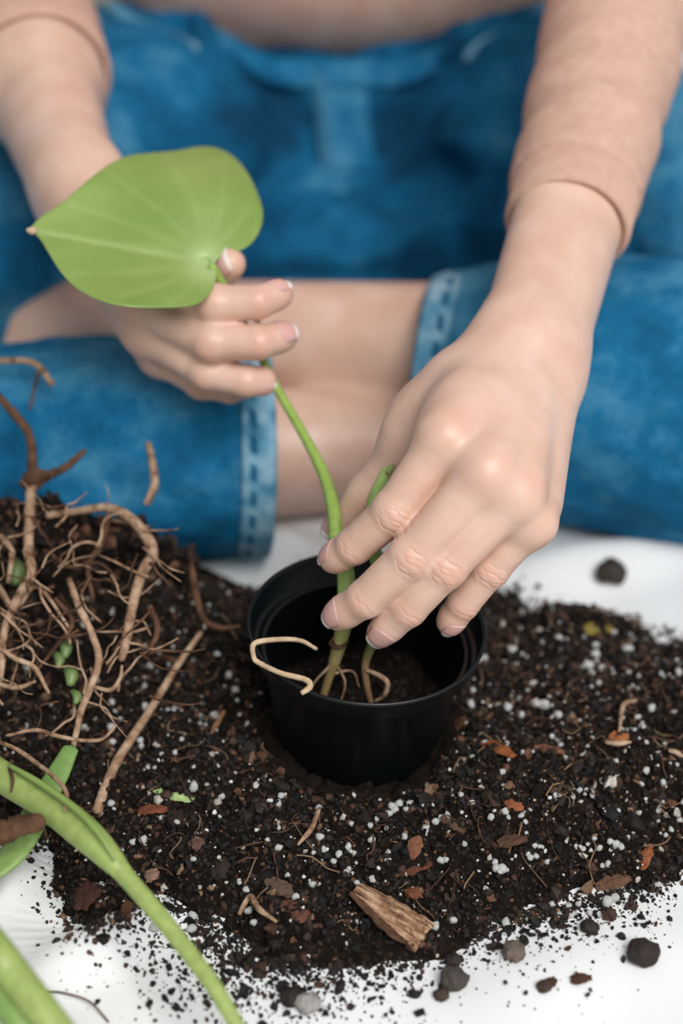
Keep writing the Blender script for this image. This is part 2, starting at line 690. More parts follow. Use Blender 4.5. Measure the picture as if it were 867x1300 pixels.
def soil_z(x, y, fine=True):
    x = np.asarray(x, float)
    y = np.asarray(y, float)
    p = np.stack([x.ravel(), y.ravel(), np.zeros(x.size)], -1)
    sd = poly_sd(x, y) + .010 * fbm(p * 45, 3).reshape(x.shape)
    s = np.clip(sd / .045, -.15, 1)
    h = .017 * np.sin(np.clip(s, 0, 1) * np.pi / 2)
    h = np.where(s < 0, s * .012, h)
    h = h + np.clip(s * 3, 0, 1) * (.0045 * fbm(p * 38 + 3, 4).reshape(x.shape))
    r = np.hypot(x - POT_X, y - POT_Y)
    h = h * (1 - .35 * np.exp(-(r / .05) ** 4))
    # heap around the root clump at the left
    c = np.exp(-(((x - CL[0] + .01) / .085) ** 2 + ((y - CL[1]) / .042) ** 2))
    h = h + c * .036 * (1 + .35 * fbm(p * 30 + 9, 3).reshape(x.shape))
    if fine:
        h = h + np.clip(s * 4, 0, 1) * (.0024 * fbm(p * 190, 3).reshape(x.shape) + .0010 * vnoise(p * 700).reshape(x.shape))
    return np.maximum(h + .0015, -.01) + .0008


x0, x1 = POLY[:, 0].min() - .01, POLY[:, 0].max() + .01
y0, y1 = POLY[:, 1].min() - .01, POLY[:, 1].max() + .01
nx, ny = int((x1 - x0) / .0011), int((y1 - y0) / .0011)
v, f = box_grid(x0, x1, y0, y1, nx, ny, soil_z)
v[:, :2] += rng.normal(scale=.00025, size=(len(v), 2))
zs = sheet_at(v[:, 0], v[:, 1])
keepv = v[:, 2] > zs - .002
f = f[keepv[f].all(1)]
f = f[np.hypot(v[f[:, 0], 0] - POT_X, v[f[:, 0], 1] - POT_Y) > .028]
f = f[poly_sd(v[f[:, 0], 0], v[f[:, 0], 1]) > -.012]
used = np.unique(f)
mp = np.full(len(v), -1)
mp[used] = np.arange(len(used))
soil = obj('potting_soil', mesh('potting_soil', v[used], mp[f]), M_soil)
tag(soil, 'dark crumbly potting soil heaped on the white sheet around the pot', 'soil', kind='stuff')

ICO_V = []
g = (1 + 5 ** .5) / 2
for s1 in (-1, 1):
    for s2 in (-1, 1):
        ICO_V += [(0, s1, s2 * g), (s1, s2 * g, 0), (s2 * g, 0, s1)]
ICO_V = nrm(np.array(ICO_V))
ICO_F = np.array([(a, b, c) for a in range(12) for b in range(a + 1, 12) for c in range(b + 1, 12)
                  if max(np.linalg.norm(ICO_V[a] - ICO_V[b]), np.linalg.norm(ICO_V[b] - ICO_V[c]), np.linalg.norm(ICO_V[a] - ICO_V[c])) < 1.06])
for k, t in enumerate(ICO_F):
    if np.cross(ICO_V[t[1]] - ICO_V[t[0]], ICO_V[t[2]] - ICO_V[t[0]]) @ ICO_V[t[0]] < 0:
        ICO_F[k] = t[::-1]


def rand_rot(n):
    q = nrm(rng.normal(size=(n, 4)))
    w_, x, y, z = q.T
    return np.stack([1 - 2 * (y * y + z * z), 2 * (x * y - z * w_), 2 * (x * z + y * w_),
                     2 * (x * y + z * w_), 1 - 2 * (x * x + z * z), 2 * (y * z - x * w_),
                     2 * (x * z - y * w_), 2 * (y * z + x * w_), 1 - 2 * (x * x + y * y)], -1).reshape(n, 3, 3)


def lumps(pos, size, aspect=.45, jit=.28):
    n = len(pos)
    v = ICO_V[None] * (1 + jit * rng.normal(size=(n, 12, 1)))
    v = v * (1 + aspect * rng.uniform(-1, 1, (n, 1, 3))) * np.asarray(size)[:, None, None]
    v = np.einsum('nij,nkj->nki', rand_rot(n), v) + pos[:, None]
    f = ICO_F[None] + (np.arange(n) * 12)[:, None, None]
    return v.reshape(-1, 3), f.reshape(-1, 3)


PAL = np.array([(.004, .003, .0024), (.0075, .005, .0038), (.014, .0085, .006), (.026, .015, .010), (.055, .026, .016), (.11, .05, .027), (.20, .12, .07), (.5, .47, .43)])
PW = np.array([.22, .23, .20, .15, .09, .05, .03, .022])
PW /= PW.sum()


def in_heap(n, margin=.0):
    out = []
    k = 0
    while k < n:
        x = rng.uniform(x0, x1, n)
        y = rng.uniform(y0, y1, n)
        ok = (poly_sd(x, y) > margin + .006 * rng.normal(size=n)) & (np.hypot(x - POT_X, y - POT_Y) > .045) & (np.abs(x) < .21)
        out.append(np.stack([x[ok], y[ok]], -1))
        k += ok.sum()
    return np.vstack(out)[:n]


n = 36000
xy = in_heap(n)
sz = np.clip(rng.lognormal(math.log(.00066), .5, n), .00026, .0034)
pos = np.column_stack([xy, np.maximum(soil_z(xy[:, 0], xy[:, 1]), sheet_at(xy[:, 0], xy[:, 1])) + sz * .35])
v1, f1 = lumps(pos, sz)
c1 = np.repeat(PAL[rng.choice(len(PAL), n, p=PW)], 12, 0)
# stray crumbs on the sheet in front
n2 = 4400
px = rng.uniform(60, 860, n2)
edge = np.interp(px, [p[0] for p in POLY_PX[:14]], [p[1] for p in POLY_PX[:14]])
py = edge + np.abs(rng.exponential(30, n2)) * np.where((px > 170) & (px < 440), 1.5, .85)
ok = (py < 1320) & ~((px < 190) & (rng.random(n2) < .75))
px, py = px[ok], py[ok]
qx = rng.normal(330, 75, 900)
qy = 1195 + np.abs(rng.normal(0, 50, 900))
px, py = np.append(px, qx), np.append(py, qy)
pts = np.array([G(a, b, .004)[:2] for a, b in zip(px, py)])
sz2 = np.clip(rng.lognormal(math.log(.00042), .6, len(pts)), .0002, .0024)
sz2[-900:] *= 1.15
pos2 = np.column_stack([pts, sheet_at(pts[:, 0], pts[:, 1]) + sz2 * .45])
v2, f2 = lumps(pos2, sz2)
c2 = np.repeat(PAL[rng.choice(5, len(pts), p=[.25, .3, .2, .15, .1])], 12, 0)
cr = obj('soil_crumb', mesh('soil_crumb', np.vstack([v1, v2]), np.vstack([f1, f2 + len(v1)]), False, col=np.vstack([c1, c2])), M_crumb, soil)
tag(cr, kind='stuff')
# fine fibres
fv_, ff_, fc_ = [], [], []
o = 0
xy = in_heap(520, .004)
for x, y in xy:
    a = rng.uniform(0, 6.28)
    L = rng.uniform(.004, .016)
    d = np.array([math.cos(a), math.sin(a)])
    pp = []
    for t in np.linspace(0, 1, 4):
        q = np.array([x, y]) + d * L * t + rng.normal(scale=L * .10, size=2)
        pp.append([*q, soil_z(q[:1], q[1:])[0] + .0012 + .002 * rng.random()])
    v, fl = tube(pp, [.0002 + .0002 * rng.random()] * 4, 4, 2)
    q = fl[0]
    fv_.append(v)
    ff_.append(q + o)
    o += len(v)
    fc_.append(np.repeat([[(.10, .05, .028), (.22, .14, .08), (.04, .02, .013)][rng.integers(3)]], len(v), 0))
fb = obj('root_fibre', mesh('root_fibre', np.vstack(fv_), np.vstack(ff_), True, col=np.vstack(fc_)), M_crumb, soil)
tag(fb, kind='stuff')
# perlite dust
xy = in_heap(1000, .0)
xy = xy[(xy[:, 0] > -.09) | (rng.random(len(xy)) < .35)]
sz = np.clip(rng.lognormal(math.log(.00040), .5, len(xy)), .0002, .0009)
pos = np.column_stack([xy, soil_z(xy[:, 0], xy[:, 1]) + .0006 + sz * .8])
v, f = lumps(pos, sz, .25, .15)
pd = obj('perlite_dust', mesh('perlite_dust', v, f, False), M_perl, soil)
tag(pd, kind='stuff')

# ------------------------------------------------------------------ plant pot
pot = empty('plant_pot', (POT_X, POT_Y, .0085), 'small black plastic nursery pot half sunk in the dark soil', 'plant pot')
RZ, RR = .066, .0503     # rim height above the base, rim radius
prof = [(.0, .0), (.033, .0), (.0355, .0015), (.0372, .012), (.0432, RZ - .0135), (.0445, RZ - .0110), (.0452, RZ - .0100)]
prof2 = [(.0425, RZ - .0125), (.0362, .012), (.0345, .0035), (.0, .0032)]
band = [(.0448, RZ - .0108), (.0478, RZ - .0104), (.0486, RZ - .0092), (.0500, RZ - .0020), (.0505, RZ - .0005), (.0501, RZ + .0003),
        (.0492, RZ), (.0484, RZ - .0012), (.0472, RZ - .0105), (.0455, RZ - .0118), (.0425, RZ - .0125)]
rot = np.array(__import__('mathutils').Euler((math.radians(.8), math.radians(3.4), 0)).to_matrix())


def potxf(v):
    return v @ rot.T + np.array([POT_X, POT_Y, .0085])


v, f = lathe(prof + [], 120)
vi, fi = lathe(prof2, 120)
obj('pot_wall', mesh('pot_wall', potxf(np.vstack([v, vi])), np.vstack([f, fi + len(v)])), M_pot, pot)
v, f = lathe(band, 140)
obj('rim', mesh('rim', potxf(v), f), M_pot, pot)
# soil inside
xx = in_pot = []
rr = np.linspace(0, .0378, 40)
aa = np.linspace(0, 2 * np.pi, 96, endpoint=False)
R_, A_ = np.meshgrid(rr, aa, indexing='ij')
X, Y = R_ * np.cos(A_), R_ * np.sin(A_)
p = np.stack([X.ravel(), Y.ravel(), 0 * X.ravel()], -1)
Z = .020 + .004 * fbm(p * 60 + 5, 4) + .006 * np.exp(-(((X - .0) / .02) ** 2 + (Y / .02) ** 2)).ravel()
v = np.column_stack([p[:, :2], Z])
nn = 96
i = np.arange(39)[:, None] * nn
j = np.arange(nn)[None]
f = np.stack([i + j, i + nn + j, i + nn + (j + 1) % nn, i + (j + 1) % nn], -1).reshape(-1, 4)
ps = obj('pot_soil', mesh('pot_soil', potxf(v), f), M_soil)
tag(ps, 'dark potting soil filling the bottom of the black pot', 'soil', kind='stuff')
kk = rng.integers(0, len(v), 500)
sz = np.clip(rng.lognormal(math.log(.0008), .4, 500), .0003, .002)
sel = np.hypot(v[kk, 0], v[kk, 1]) < .035
vv, f = lumps(potxf(v[kk][sel]) + [0, 0, .0005], sz[sel])
tag(obj('soil_crumb', mesh('pot_crumb', vv, f, False, col=np.repeat(PAL[rng.choice(4, sel.sum())], 12, 0)), M_crumb, ps), kind='stuff')


# ------------------------------------------------------------------ plants
def path(pl):
    return np.array([P(*q[:3]) for q in pl])


def stem_obj(name, pts, rad, m, parent=None, sides=14, sub=10, flat=1.0, origin=None, jit=.0, ref=(0.13, 0.3, 0.94)):
    v, f = tube(pts, rad, sides, sub, flat, jit, ref)
    k = (len(v) - 2) // sides
    al = np.append(np.repeat(np.linspace(0, 1, k), sides), [0, 1])
    return obj(name, mesh(name, v, f, True, {'along': al}), m, parent, origin)


cut = empty('leafy_cutting', P(437, 790, .597), 'rooted green cutting with one heart shaped leaf held upright over the black pot', 'plant')
STEM = [(268, 338, .634), (283, 362, .641), (300, 395, .647), (330, 450, .653), (352, 494, .648), (386, 553, .637), (411, 603, .622), (423, 645, .608), (427, 685, .602)]
v_ = path(STEM)
o_ = stem_obj('petiole', v_, [.0022, .0021, .0021, .0021, .0021, .0023, .0026, .0029, .0031], M_stem, cut)
at = o_.data.attributes['along']
al = np.empty(len(o_.data.vertices), np.float32)
at.data.foreach_get('value', al)
at.data.foreach_set('value', al * .55)
st = path([(424, 676, .6025), (438, 722, .599), (439, 762, .598), (435, 800, .599), (426, 835, .602), (417, 862, .606), (408, 893, .612), (404, 915, .618)])
stem_obj('stem', st, [.0026, .0036, .0037, .0034, .0027, .0019, .0017, .0014], M_stem, cut)
al2 = C.objects['stem'].data.attributes['along']
a_ = np.empty(len(C.objects['stem'].data.vertices), np.float32)
al2.data.foreach_get('value', a_)
al2.data.foreach_set('value', .6 + a_ * .4)
v, f = tube(path([(424, 810, .600), (421, 818, .597), (432, 822, .5965), (441, 815, .598)]), [.0008, .0013, .0013, .0007], 8, 5, .7)
obj('node_ring', mesh('node_ring', v, f), M_rootd, cut)
for pl in ([(422, 842, .601), (398, 868, .607), (392, 890, .612)], [(425, 840, .603), (438, 866, .606), (432, 892, .612)], [(420, 856, .604), (447, 852, .608), (456, 872, .612)]):
    v, f = tube(path(pl), [.0007, .0005, .0003], 6, 6)
    obj('root', mesh('root', v, f), M_root, cut)

# leaf blade
OUT = [(36, 292), (50, 277), (80, 256), (125, 218), (158, 199), (190, 194), (225, 191), (252, 186), (276, 188), (298, 200), (316, 222), (329, 250),
       (334, 272), (330, 292), (318, 310), (300, 320), (283, 324), (272, 335), (274, 352), (268, 370), (256, 383), (238, 389), (205, 391), (165, 390), (130, 383),
       (100, 368), (78, 347), (62, 322), (50, 303)]
oc = catmull(np.array(OUT + [OUT[0]], float), 8)[:-1]
ctr = np.array([205., 288.])
rings = 26
s = np.linspace(0, 1, rings)[1:]
base2 = np.array([262., 333.])
tip2 = np.array([38., 292.])
uv = ctr + (oc - ctr)[None] * s[:, None, None]
uv = np.vstack([ctr[None], uv.reshape(-1, 2)])


def seg_d(q, a, b):
    e = b - a
    t = np.clip((q - a) @ e / (e @ e), 0, 1)
    return np.linalg.norm(q - a - t[:, None] * e, axis=1), t


def leaf_d(q):
    d = .634 - .00030 * (q[:, 1] - 338) + .00010 * (q[:, 0] - 268)
    dm, t = seg_d(q, base2, tip2)
    side = np.where((q[:, 1] - base2[1]) * (tip2[0] - base2[0]) - (q[:, 0] - base2[0]) * (tip2[1] - base2[1]) < 0, 1, -1)
    d = d - .010 * (1 - np.exp(-(dm / 70) ** 2)) + .003 * np.sin(q[:, 0] / 38 + q[:, 1] / 60) * np.clip(dm / 80, 0, 1)
    d = d + .014 * np.clip((dm - 70) / 60, 0, 1.4) ** 2
    return d


veins = np.exp(-(seg_d(uv, base2, tip2)[0] / 3.2) ** 2) * .45
relief = .0010 * np.exp(-(seg_d(uv, base2, tip2)[0] / 6) ** 2)
for tx, ty in ((318, 262), (285, 205), (215, 200), (140, 222), (90, 262), (262, 372), (215, 385), (150, 378), (95, 350)):
    mid = (base2 + np.array([tx, ty])) / 2 + np.array([8, -6 if ty < 300 else 4])
    d_ = np.minimum(seg_d(uv, base2, mid)[0], seg_d(uv, mid, np.array([tx, ty], float))[0])
    veins = np.maximum(veins, .13 * np.exp(-(d_ / 4.0) ** 2))
    relief += .0005 * np.exp(-(d_ / 5) ** 2)
rb = np.linalg.norm(uv - base2, axis=1)
veins = np.maximum(veins, .85 * np.exp(-(rb / 26) ** 2))
dd = leaf_d(uv) + relief
front = np.array([P(a, b, c) for (a, b), c in zip(uv, dd)])
m_ = len(oc)
j = np.arange(m_)
tri = np.stack([np.zeros(m_, int), 1 + j, 1 + (j + 1) % m_], -1)
i = np.arange(rings - 2)[:, None] * m_ + 1
q = np.stack([i + j, i + m_ + j, i + m_ + (j + 1) % m_, i + (j + 1) % m_], -1).reshape(-1, 4)
back = front + np.array([P(a, b, c + .0009) - P(a, b, c) for (a, b), c in zip(uv, dd)])
nf = len(front)
ro = 1 + (rings - 2) * m_ + j
rim_q = np.stack([ro, ro + nf, (1 + (rings - 2) * m_ + (j + 1) % m_) + nf, 1 + (rings - 2) * m_ + (j + 1) % m_], -1)
obj('leaf_blade', mesh('leaf_blade', np.vstack([front, back]), [tri, q, tri[:, ::-1] + nf, q[:, ::-1] + nf, rim_q], True,
                       {'vein': np.concatenate([veins, veins])}), M_leaf, cut)
v, f = tube(path([(46, 293, .624), (40, 293, .6235), (34, 292, .623)]), [.0014, .0018, .0008], 8, 4)
tag(obj('leaf_tip', mesh('leaf_tip', v, f), M_rootp, cut), 'pale dried tip of the leaf')

# second rooted stem between the thumb and the fingers
o2 = empty('rooted_stem', P(466, 850, .602), 'short leafless green stem with brown root behind the middle and ring fingers', 'plant')
s2 = path([(492, 596, .594), (484, 612, .595), (474, 640, .596), (474, 690, .596), (486, 740, .595), (490, 775, .596), (475, 812, .600), (464, 842, .604), (466, 872, .609), (473, 900, .614)])
ob = stem_obj('stem', s2, [.0020, .0024, .0027, .0029, .0029, .0027, .0022, .0017, .0014, .0012], stem_mat('stub_green', [(0, (.36, .5, .16)), (.5, (.16, .3, .06)), (.66, (.13, .2, .06)), (.8, (.3, .2, .1)), (1, (.2, .11, .055))]), o2)
v, f = tube(path([(492, 600, .592), (496, 594, .5915), (499, 590, .593)]), [.0014, .0011, .0006], 8, 5)
obj('bud', mesh('bud', v, f), M_leaf, o2)
v, f = tube(path([(464, 850, .603), (482, 858, .604), (492, 868, .606), (487, 884, .609), (476, 890, .612)]), [.0008, .0011, .0012, .0010, .0005], 7, 6)
obj('root', mesh('root', v, f), M_root, o2)

# loose root hooked over the rim
v, f = tube(path([(402, 824, .587), (380, 813, .583), (350, 812, .579), (323, 817, .5765), (322, 833, .572), (328, 841, .571), (355, 854, .566), (388, 863, .563), (393, 872, .562), (383, 880, .560)]),
            np.array([.7, .9, 1.0, 1.05, .95, 1.0, 1.0, 1.1, 1.2, .9]) * .0011, 8, 8, jit=.05)
tag(obj('loose_root', mesh('loose_root', v, f), M_rootp, origin=tuple(P(322, 833, .572))), 'thin pale bent root hooked over the left rim of the black pot', 'root')

# uprooted plant at the left
up = empty('uprooted_plant', (CL[0], CL[1], .02), 'uprooted plant with tangled tan roots and thick green stems left of the pot', 'plant')
ST = path([(-150, 830, .640), (-60, 935, .592), (0, 984, .560), (60, 1020, .545), (110, 1060, .530), (140, 1090, .522), (160, 1113, .518), (200, 1160, .508), (240, 1210, .498), (275, 1258, .488), (305, 1310, .480)])
stem_obj('stem', ST, [.0058, .0062, .0064, .0066, .0064, .0050, .0036, .0034, .0032, .0030, .0028], M_stem2, up, 20, 12, .9)
# winged sheath lying along the thick end
v, f = tube(path([(12, 972, .552), (50, 994, .541), (95, 1026, .528), (125, 1058, .519), (146, 1092, .515)]), [.0010, .0013, .0013, .0011, .0005], 8, 8)
obj('sheath_edge', mesh('sheath_edge', v, f), M_leaf, up)
for pl, r in (([(-260, 900, .630), (-140, 1050, .540), (-20, 1190, .478), (20, 1240, .470), (60, 1290, .462), (110, 1355, .456), (180, 1440, .452)], .0058), ([(-280, 960, .60), (-150, 1110, .530), (-30, 1240, .476), (0, 1265, .472), (30, 1300, .466), (70, 1355, .462), (130, 1440, .455)], .0062)):
    stem_obj('stem', path(pl), [r, r, r * 1.05, r, r * .95, r * .9, r * .8], M_stem2 if r < .006 else M_stemd, up, 18, 10, .9)
stem_obj('leaf_sheath', path([(90, 950, .575), (72, 985, .568), (52, 1020, .560), (35, 1055, .552), (10, 1090, .545), (-30, 1120, .54)]), [.0035, .0050, .0056, .0060, .0062, .0058], M_stemd, up, 14, 10, .35)


# the clod of old soil still held by the roots
rc = P(62, 735, .682)
vcl, qcl = nets(lambda p: smin(smin(ellip(p, rc, (.056, .018, .024)), ellip(p, rc + [-.012, .002, .018], (.034, .015, .020)), .02), ellip(p, rc + [.035, .0, .004], (.030, .015, .015)), .015)
                + .009 * fbm(p * 42, 4) + .003 * fbm(p * 170 + 4, 3), rc - .11, rc + .11, .0026)
cl_ob = obj('root_soil', mesh('root_soil', vcl, qcl), M_soil, up)
kk = rng.integers(0, len(vcl), 2600)
sz = np.clip(rng.lognormal(math.log(.0011), .5, 2600), .0004, .0042)
vv, f = lumps(vcl[kk], sz)
tag(obj('soil_crumb', mesh('clod_crumb', vv, f, False, col=np.repeat(PAL[rng.choice(6, 2600)], 12, 0)), M_crumb, cl_ob), kind='stuff')


def root(pl, wpx, m, jit=.06):
    pl = [(q[0], q[1], q[2] - .02 * min(1, max(0, (q[2] - .60) / .03))) for q in pl]
    pts = path(pl)
    wpx = np.broadcast_to(np.asarray(wpx, float), (len(pl),))
    rad = [.84 * wv * q[2] / FPX / 2 for wv, q in zip(wpx, pl)]
    # give the run a little wander of its own
    v, f = tube(pts, rad, 8, 7, jit=jit)
    return obj('root', mesh('root', v, f), m, up)


root([(-5, 500, .69), (20, 528, .685), (37, 552, .68), (41, 590, .672), (38, 622, .665)], [12, 14, 13, 15, 16], M_rootd)
root([(40, 606, .668), (38, 650, .66), (36, 700, .65), (40, 728, .642), (22, 760, .633), (6, 800, .623), (2, 850, .612), (-4, 880, .606)], [16, 15, 15, 15, 14, 12, 10, 9], M_root)
root([(28, 616, .668), (42, 605, .665), (62, 602, .668)], [12, 25, 12], M_rootd, .12)
root([(38, 622, .668), (60, 605, .67), (85, 592, .675), (108, 572, .68)], [16, 14, 12, 8], M_rootd)
root([(-5, 458, .70), (30, 458, .698), (50, 466, .695), (66, 488, .69)], [9, 10, 10, 9], M_root)
root([(50, 466, .695), (44, 490, .69), (38, 520, .69)], [6, 5, 4], M_rootd)
root([(60, 655, .67), (105, 648, .668), (140, 645, .662), (172, 664, .656), (194, 700, .648), (180, 728, .640), (168, 770, .630), (160, 815, .620), (154, 838, .617)], [11, 12, 14, 17, 18, 17, 16, 15, 10], M_root)
root([(188, 562, .69), (194, 590, .688), (196, 615, .685), (186, 640, .68)], [9, 12, 13, 11], M_root)
root([(140, 648, .664), (128, 690, .655), (112, 720, .648), (118, 760, .64)], [11, 9, 8, 7], M_rootd)
root([(88, 735, .64), (100, 770, .63), (117, 805, .62), (125, 843, .61), (104, 900, .598), (93, 948, .588)], [9, 11, 11, 12, 11, 8], M_root)
root([(-4, 820, .612), (20, 836, .608), (44, 848, .604), (62, 880, .598)], [7, 8, 8, 5], M_root)
root([(-4, 868, .603), (22, 873, .60), (45, 865, .598)], [7, 8, 4], M_root)
root([(8, 934, .585), (45, 927, .583), (75, 935, .580), (105, 940, .577), (130, 938, .576), (148, 920, .576)], [5, 6, 7, 6, 6, 4], M_root)
root([(-5, 940, .578), (22, 952, .571), (45, 968, .560), (68, 986, .546), (84, 1006, .534), (82, 1030, .530)], [6, 7, 7, 7, 7, 4], M_root)
root([(12, 975, .552), (16, 990, .546), (14, 1006, .545)], [5, 6, 3], M_rootd)
root([(120, 872, .60), (140, 876, .598), (152, 862, .598), (155, 845, .60)], [6, 7, 6, 4], M_root)
root([(241, 700, .68), (247, 745, .67), (258, 785, .66), (280, 797, .655), (305, 795, .655)], [8, 11, 10, 9, 5], M_rootd)
root([(190, 770, .64), (200, 800, .635), (188, 830, .63)], [10, 10, 6], M_rootd)
root([(70, 760, .635), (92, 790, .628), (70, 822, .62), (48, 850, .612)], [7, 8, 7, 4], M_rootd)
root([(-5, 740, .645), (20, 770, .638), (48, 745, .636), (90, 800, .625)], [7, 8, 7, 4], M_root)
root([(60, 700, .655), (90, 720, .648), (125, 715, .645), (150, 735, .645)], [6, 7, 6, 4], M_rootd)
root([(0, 680, .665), (15, 700, .658), (10, 740, .65)], [8, 9, 6], M_root)
for k in range(75):
    a = rng.uniform(-15, 200)
    b = rng.uniform(650, 900)
    d0 = .655 - (b - 650) * .00022 + rng.uniform(-.01, .006)
    ang = rng.uniform(0, 6.28)
    pl = [(a, b, d0)]
    for s_ in range(4):
        ang += rng.normal(scale=.5)
        st_ = rng.uniform(10, 24)
        a2, b2, d2 = pl[-1]
        pl.append((a2 + math.cos(ang) * st_, b2 + math.sin(ang) * st_ * .8, d2 - math.sin(ang) * st_ * .8 * .00022 + rng.normal(scale=.002)))
    root(pl, np.array([1, .9, .8, .65, .4]) * rng.uniform(2, 5), [M_root, M_rootd, M_root][rng.integers(3)])
for a, b, d, w_ in ((85, 848, .606, 9), (78, 815, .614, 8), (92, 878, .60, 6), (16, 712, .65, 12), (70, 830, .612, 7)):
    stem_obj('green_shoot', path([(a, b, d), (a + 6, b + w_, d - .003), (a + 4, b + 2.4 * w_, d - .006)]), np.array([.6, 1, .5]) * w_ * .00034, M_shoot, up, 10, 5)


def on_soil(px, py, dz=0.0):
    z = .012
    for _ in range(6):
        q = G(px, py, z)
        z = max(soil_z(q[:1], q[1:2])[0], sheet_at(q[0], q[1])[0])
    return np.array([q[0], q[1], z + dz])


# pale twig, brown twig stub
tw = np.array([on_soil(123, 1033, .003), on_soil(150, 980, .006), on_soil(190, 925, .009), on_soil(228, 870, .012), on_soil(258, 829, .013)])
v, f = tube(tw, [.0023, .0021, .0018, .0015, .0011], 10, 9, jit=.05)
tag(obj('twig', mesh('twig', v, f), M_root, origin=tuple(tw[0])), 'long straight pale twig lying across the soil left of the pot', 'twig')
v, f = tube([on_soil(225, 868, .012), on_soil(210, 858, .011), on_soil(195, 856, .008)], [.0016, .0012, .0006], 8, 5, jit=.05)
tag(obj('bark_sliver', mesh('bark_sliver', v, f), M_rootd, origin=tuple(on_soil(210, 858))), 'small reddish bark sliver beside the upper half of the pale twig', 'bark')
v, f = tube(path([(-30, 1066, .535), (0, 1057, .533), (25, 1049, .532), (54, 1042, .532)]), [.0044, .0046, .0042, .0028], 10, 8, jit=.12)
tag(obj('root_stub', mesh('root_stub', v, f), M_rootd, origin=tuple(P(0, 1057, .533))), 'rough brown root stub poking in above the green sheath at the left edge', 'root')
th = np.array([G(62, 1276, .004), G(85, 1272, .006), G(115, 1276, .008), G(138, 1298, .007)])
th[:, 2] = sheet_at(th[:, 0], th[:, 1]) + [.0006, .002, .003, .001]
v, f = tube(th, [.0004] * 4, 6, 8)
tag(obj('root_thread', mesh('root_thread', v, f), M_rootd, origin=tuple(th[0])), 'thin dark root thread curling on the white sheet beside the lowest green stems', 'root')


# ------------------------------------------------------------------ wood, bark, clods, perlite
def chip(name, a, b, wd, th_, tint, label, cat, m=None, group=None, lift=.0012, bend=.0):
    """split chip between two ground pixels"""
    a, b = on_soil(*a, lift), on_soil(*b, lift)
    ax = b - a
    L = np.linalg.norm(ax)
    ax = ax / L
    lat = nrm(np.cross([0, 0, 1.0], ax))
    nn_ = np.cross(ax, lat)
    nu, nv = 9, 5
    vs = []
    for sgn in (1, -1):
        for u in np.linspace(0, 1, nu):
            ww = wd * (.45 + .9 * math.sin(math.pi * min(max(u * .86 + .1, 0), 1))) * (1 + .18 * rng.normal())
            for t in np.linspace(-1, 1, nv):
                off = sgn * th_ * (1 - .6 * abs(t)) * (1 + .3 * rng.normal()) + bend * math.sin(math.pi * u)
                vs.append(a + ax * (u + .03 * rng.normal()) * L + lat * t * ww * .5 + nn_ * off * .5)
    vs = np.array(vs)
    g1 = grid_faces(nu, nv)
    n_ = nu * nv
    ii_ = np.arange(n_).reshape(nu, nv)
    lp = np.concatenate([ii_[:, 0], ii_[-1, 1:], ii_[-2::-1, -1], ii_[0, -2:0:-1]])
    sd_ = np.stack([lp, np.roll(lp, -1), np.roll(lp, -1) + n_, lp + n_], -1)
    me = mesh(name, vs, np.vstack([g1, g1[:, ::-1] + n_, sd_[:, ::-1]]), False, col=np.tile(np.array(tint), (len(vs), 1)))
    o = obj(name, me, m or M_bark, origin=tuple((a + b) / 2))
    return tag(o, label, cat, group)


# the big split piece of wood at the front
wc = empty('wood_chunk', on_soil(497, 1165), 'largest split wood chunk with pale torn grain at the front of the soil', 'wood')
a, b = on_soil(452, 1136, .004), on_soil(534, 1196, .0035)
ax = nrm(b - a)
L = np.linalg.norm(b - a)
lat = nrm(np.cross([0, 0, 1.], ax))
nn_ = np.cross(ax, lat)
v, f = [], []
nu, ns = 26, 22
for u in np.linspace(0, 1, nu):
    wv = .0062 * (.38 + .75 * u ** .7)
    for t in np.linspace(0, 2 * np.pi, ns, endpoint=False):
        rg = 1 + .20 * math.sin(5 * t + 1) + .10 * math.sin(9 * t + 4 * u) + .05 * rng.normal()
        v.append(a + ax * (u * L + .0022 * math.sin(4 * t) * (u > .9)) + lat * math.cos(t) * wv * rg + nn_ * math.sin(t) * wv * .62 * rg)
v = np.array(v + [list(a), list(b + ax * .0005)])
i = np.arange(nu - 1)[:, None] * ns
j = np.arange(ns)[None]
q = np.stack([i + j, i + ns + j, i + ns + (j + 1) % ns, i + (j + 1) % ns], -1).reshape(-1, 4)
jj = np.arange(ns)
k_ = (nu - 1) * ns
tr = np.vstack([np.stack([np.full(ns, len(v) - 2), jj, (jj + 1) % ns], -1), np.stack([np.full(ns, len(v) - 1), k_ + (jj + 1) % ns, k_ + jj], -1)])
m_wood2, nt, bs = new_mat('torn_wood')
co = N(nt, 'ShaderNodeTexCoord')
mpn = N(nt, 'ShaderNodeMapping')
mpn.inputs['Rotation'].default_value = (0, 0, -math.atan2(ax[1], ax[0]))
mpn.vector_type = 'TEXTURE'
mpn.inputs['Rotation'].default_value = (0, 0, math.atan2(ax[1], ax[0]))
mpn.inputs['Scale'].default_value = (9, 1, 1)
nz = N(nt, 'ShaderNodeTexNoise')
nz.inputs['Scale'].default_value = 700
nz.inputs['Detail'].default_value = 5
nt.links.new(co.outputs['Object'], mpn.inputs[0])
nt.links.new(mpn.outputs[0], nz.inputs['Vector'])
rp = ramp(nt, [(.32, (.045, .02, .011)), (.46, (.24, .12, .06)), (.58, (.42, .26, .155)), (.75, (.58, .43, .31))])
nt.links.new(nz.outputs['Fac'], rp.inputs[0])
nt.links.new(rp.outputs[0], bs.inputs['Base Color'])
bs.inputs['Roughness'].default_value = .85
bp = N(nt, 'ShaderNodeBump')
bp.inputs['Strength'].default_value = .9
bp.inputs['Distance'].default_value = .001
nt.links.new(nz.outputs['Fac'], bp.inputs['Height'])
nt.links.new(bp.outputs[0], bs.inputs['Normal'])
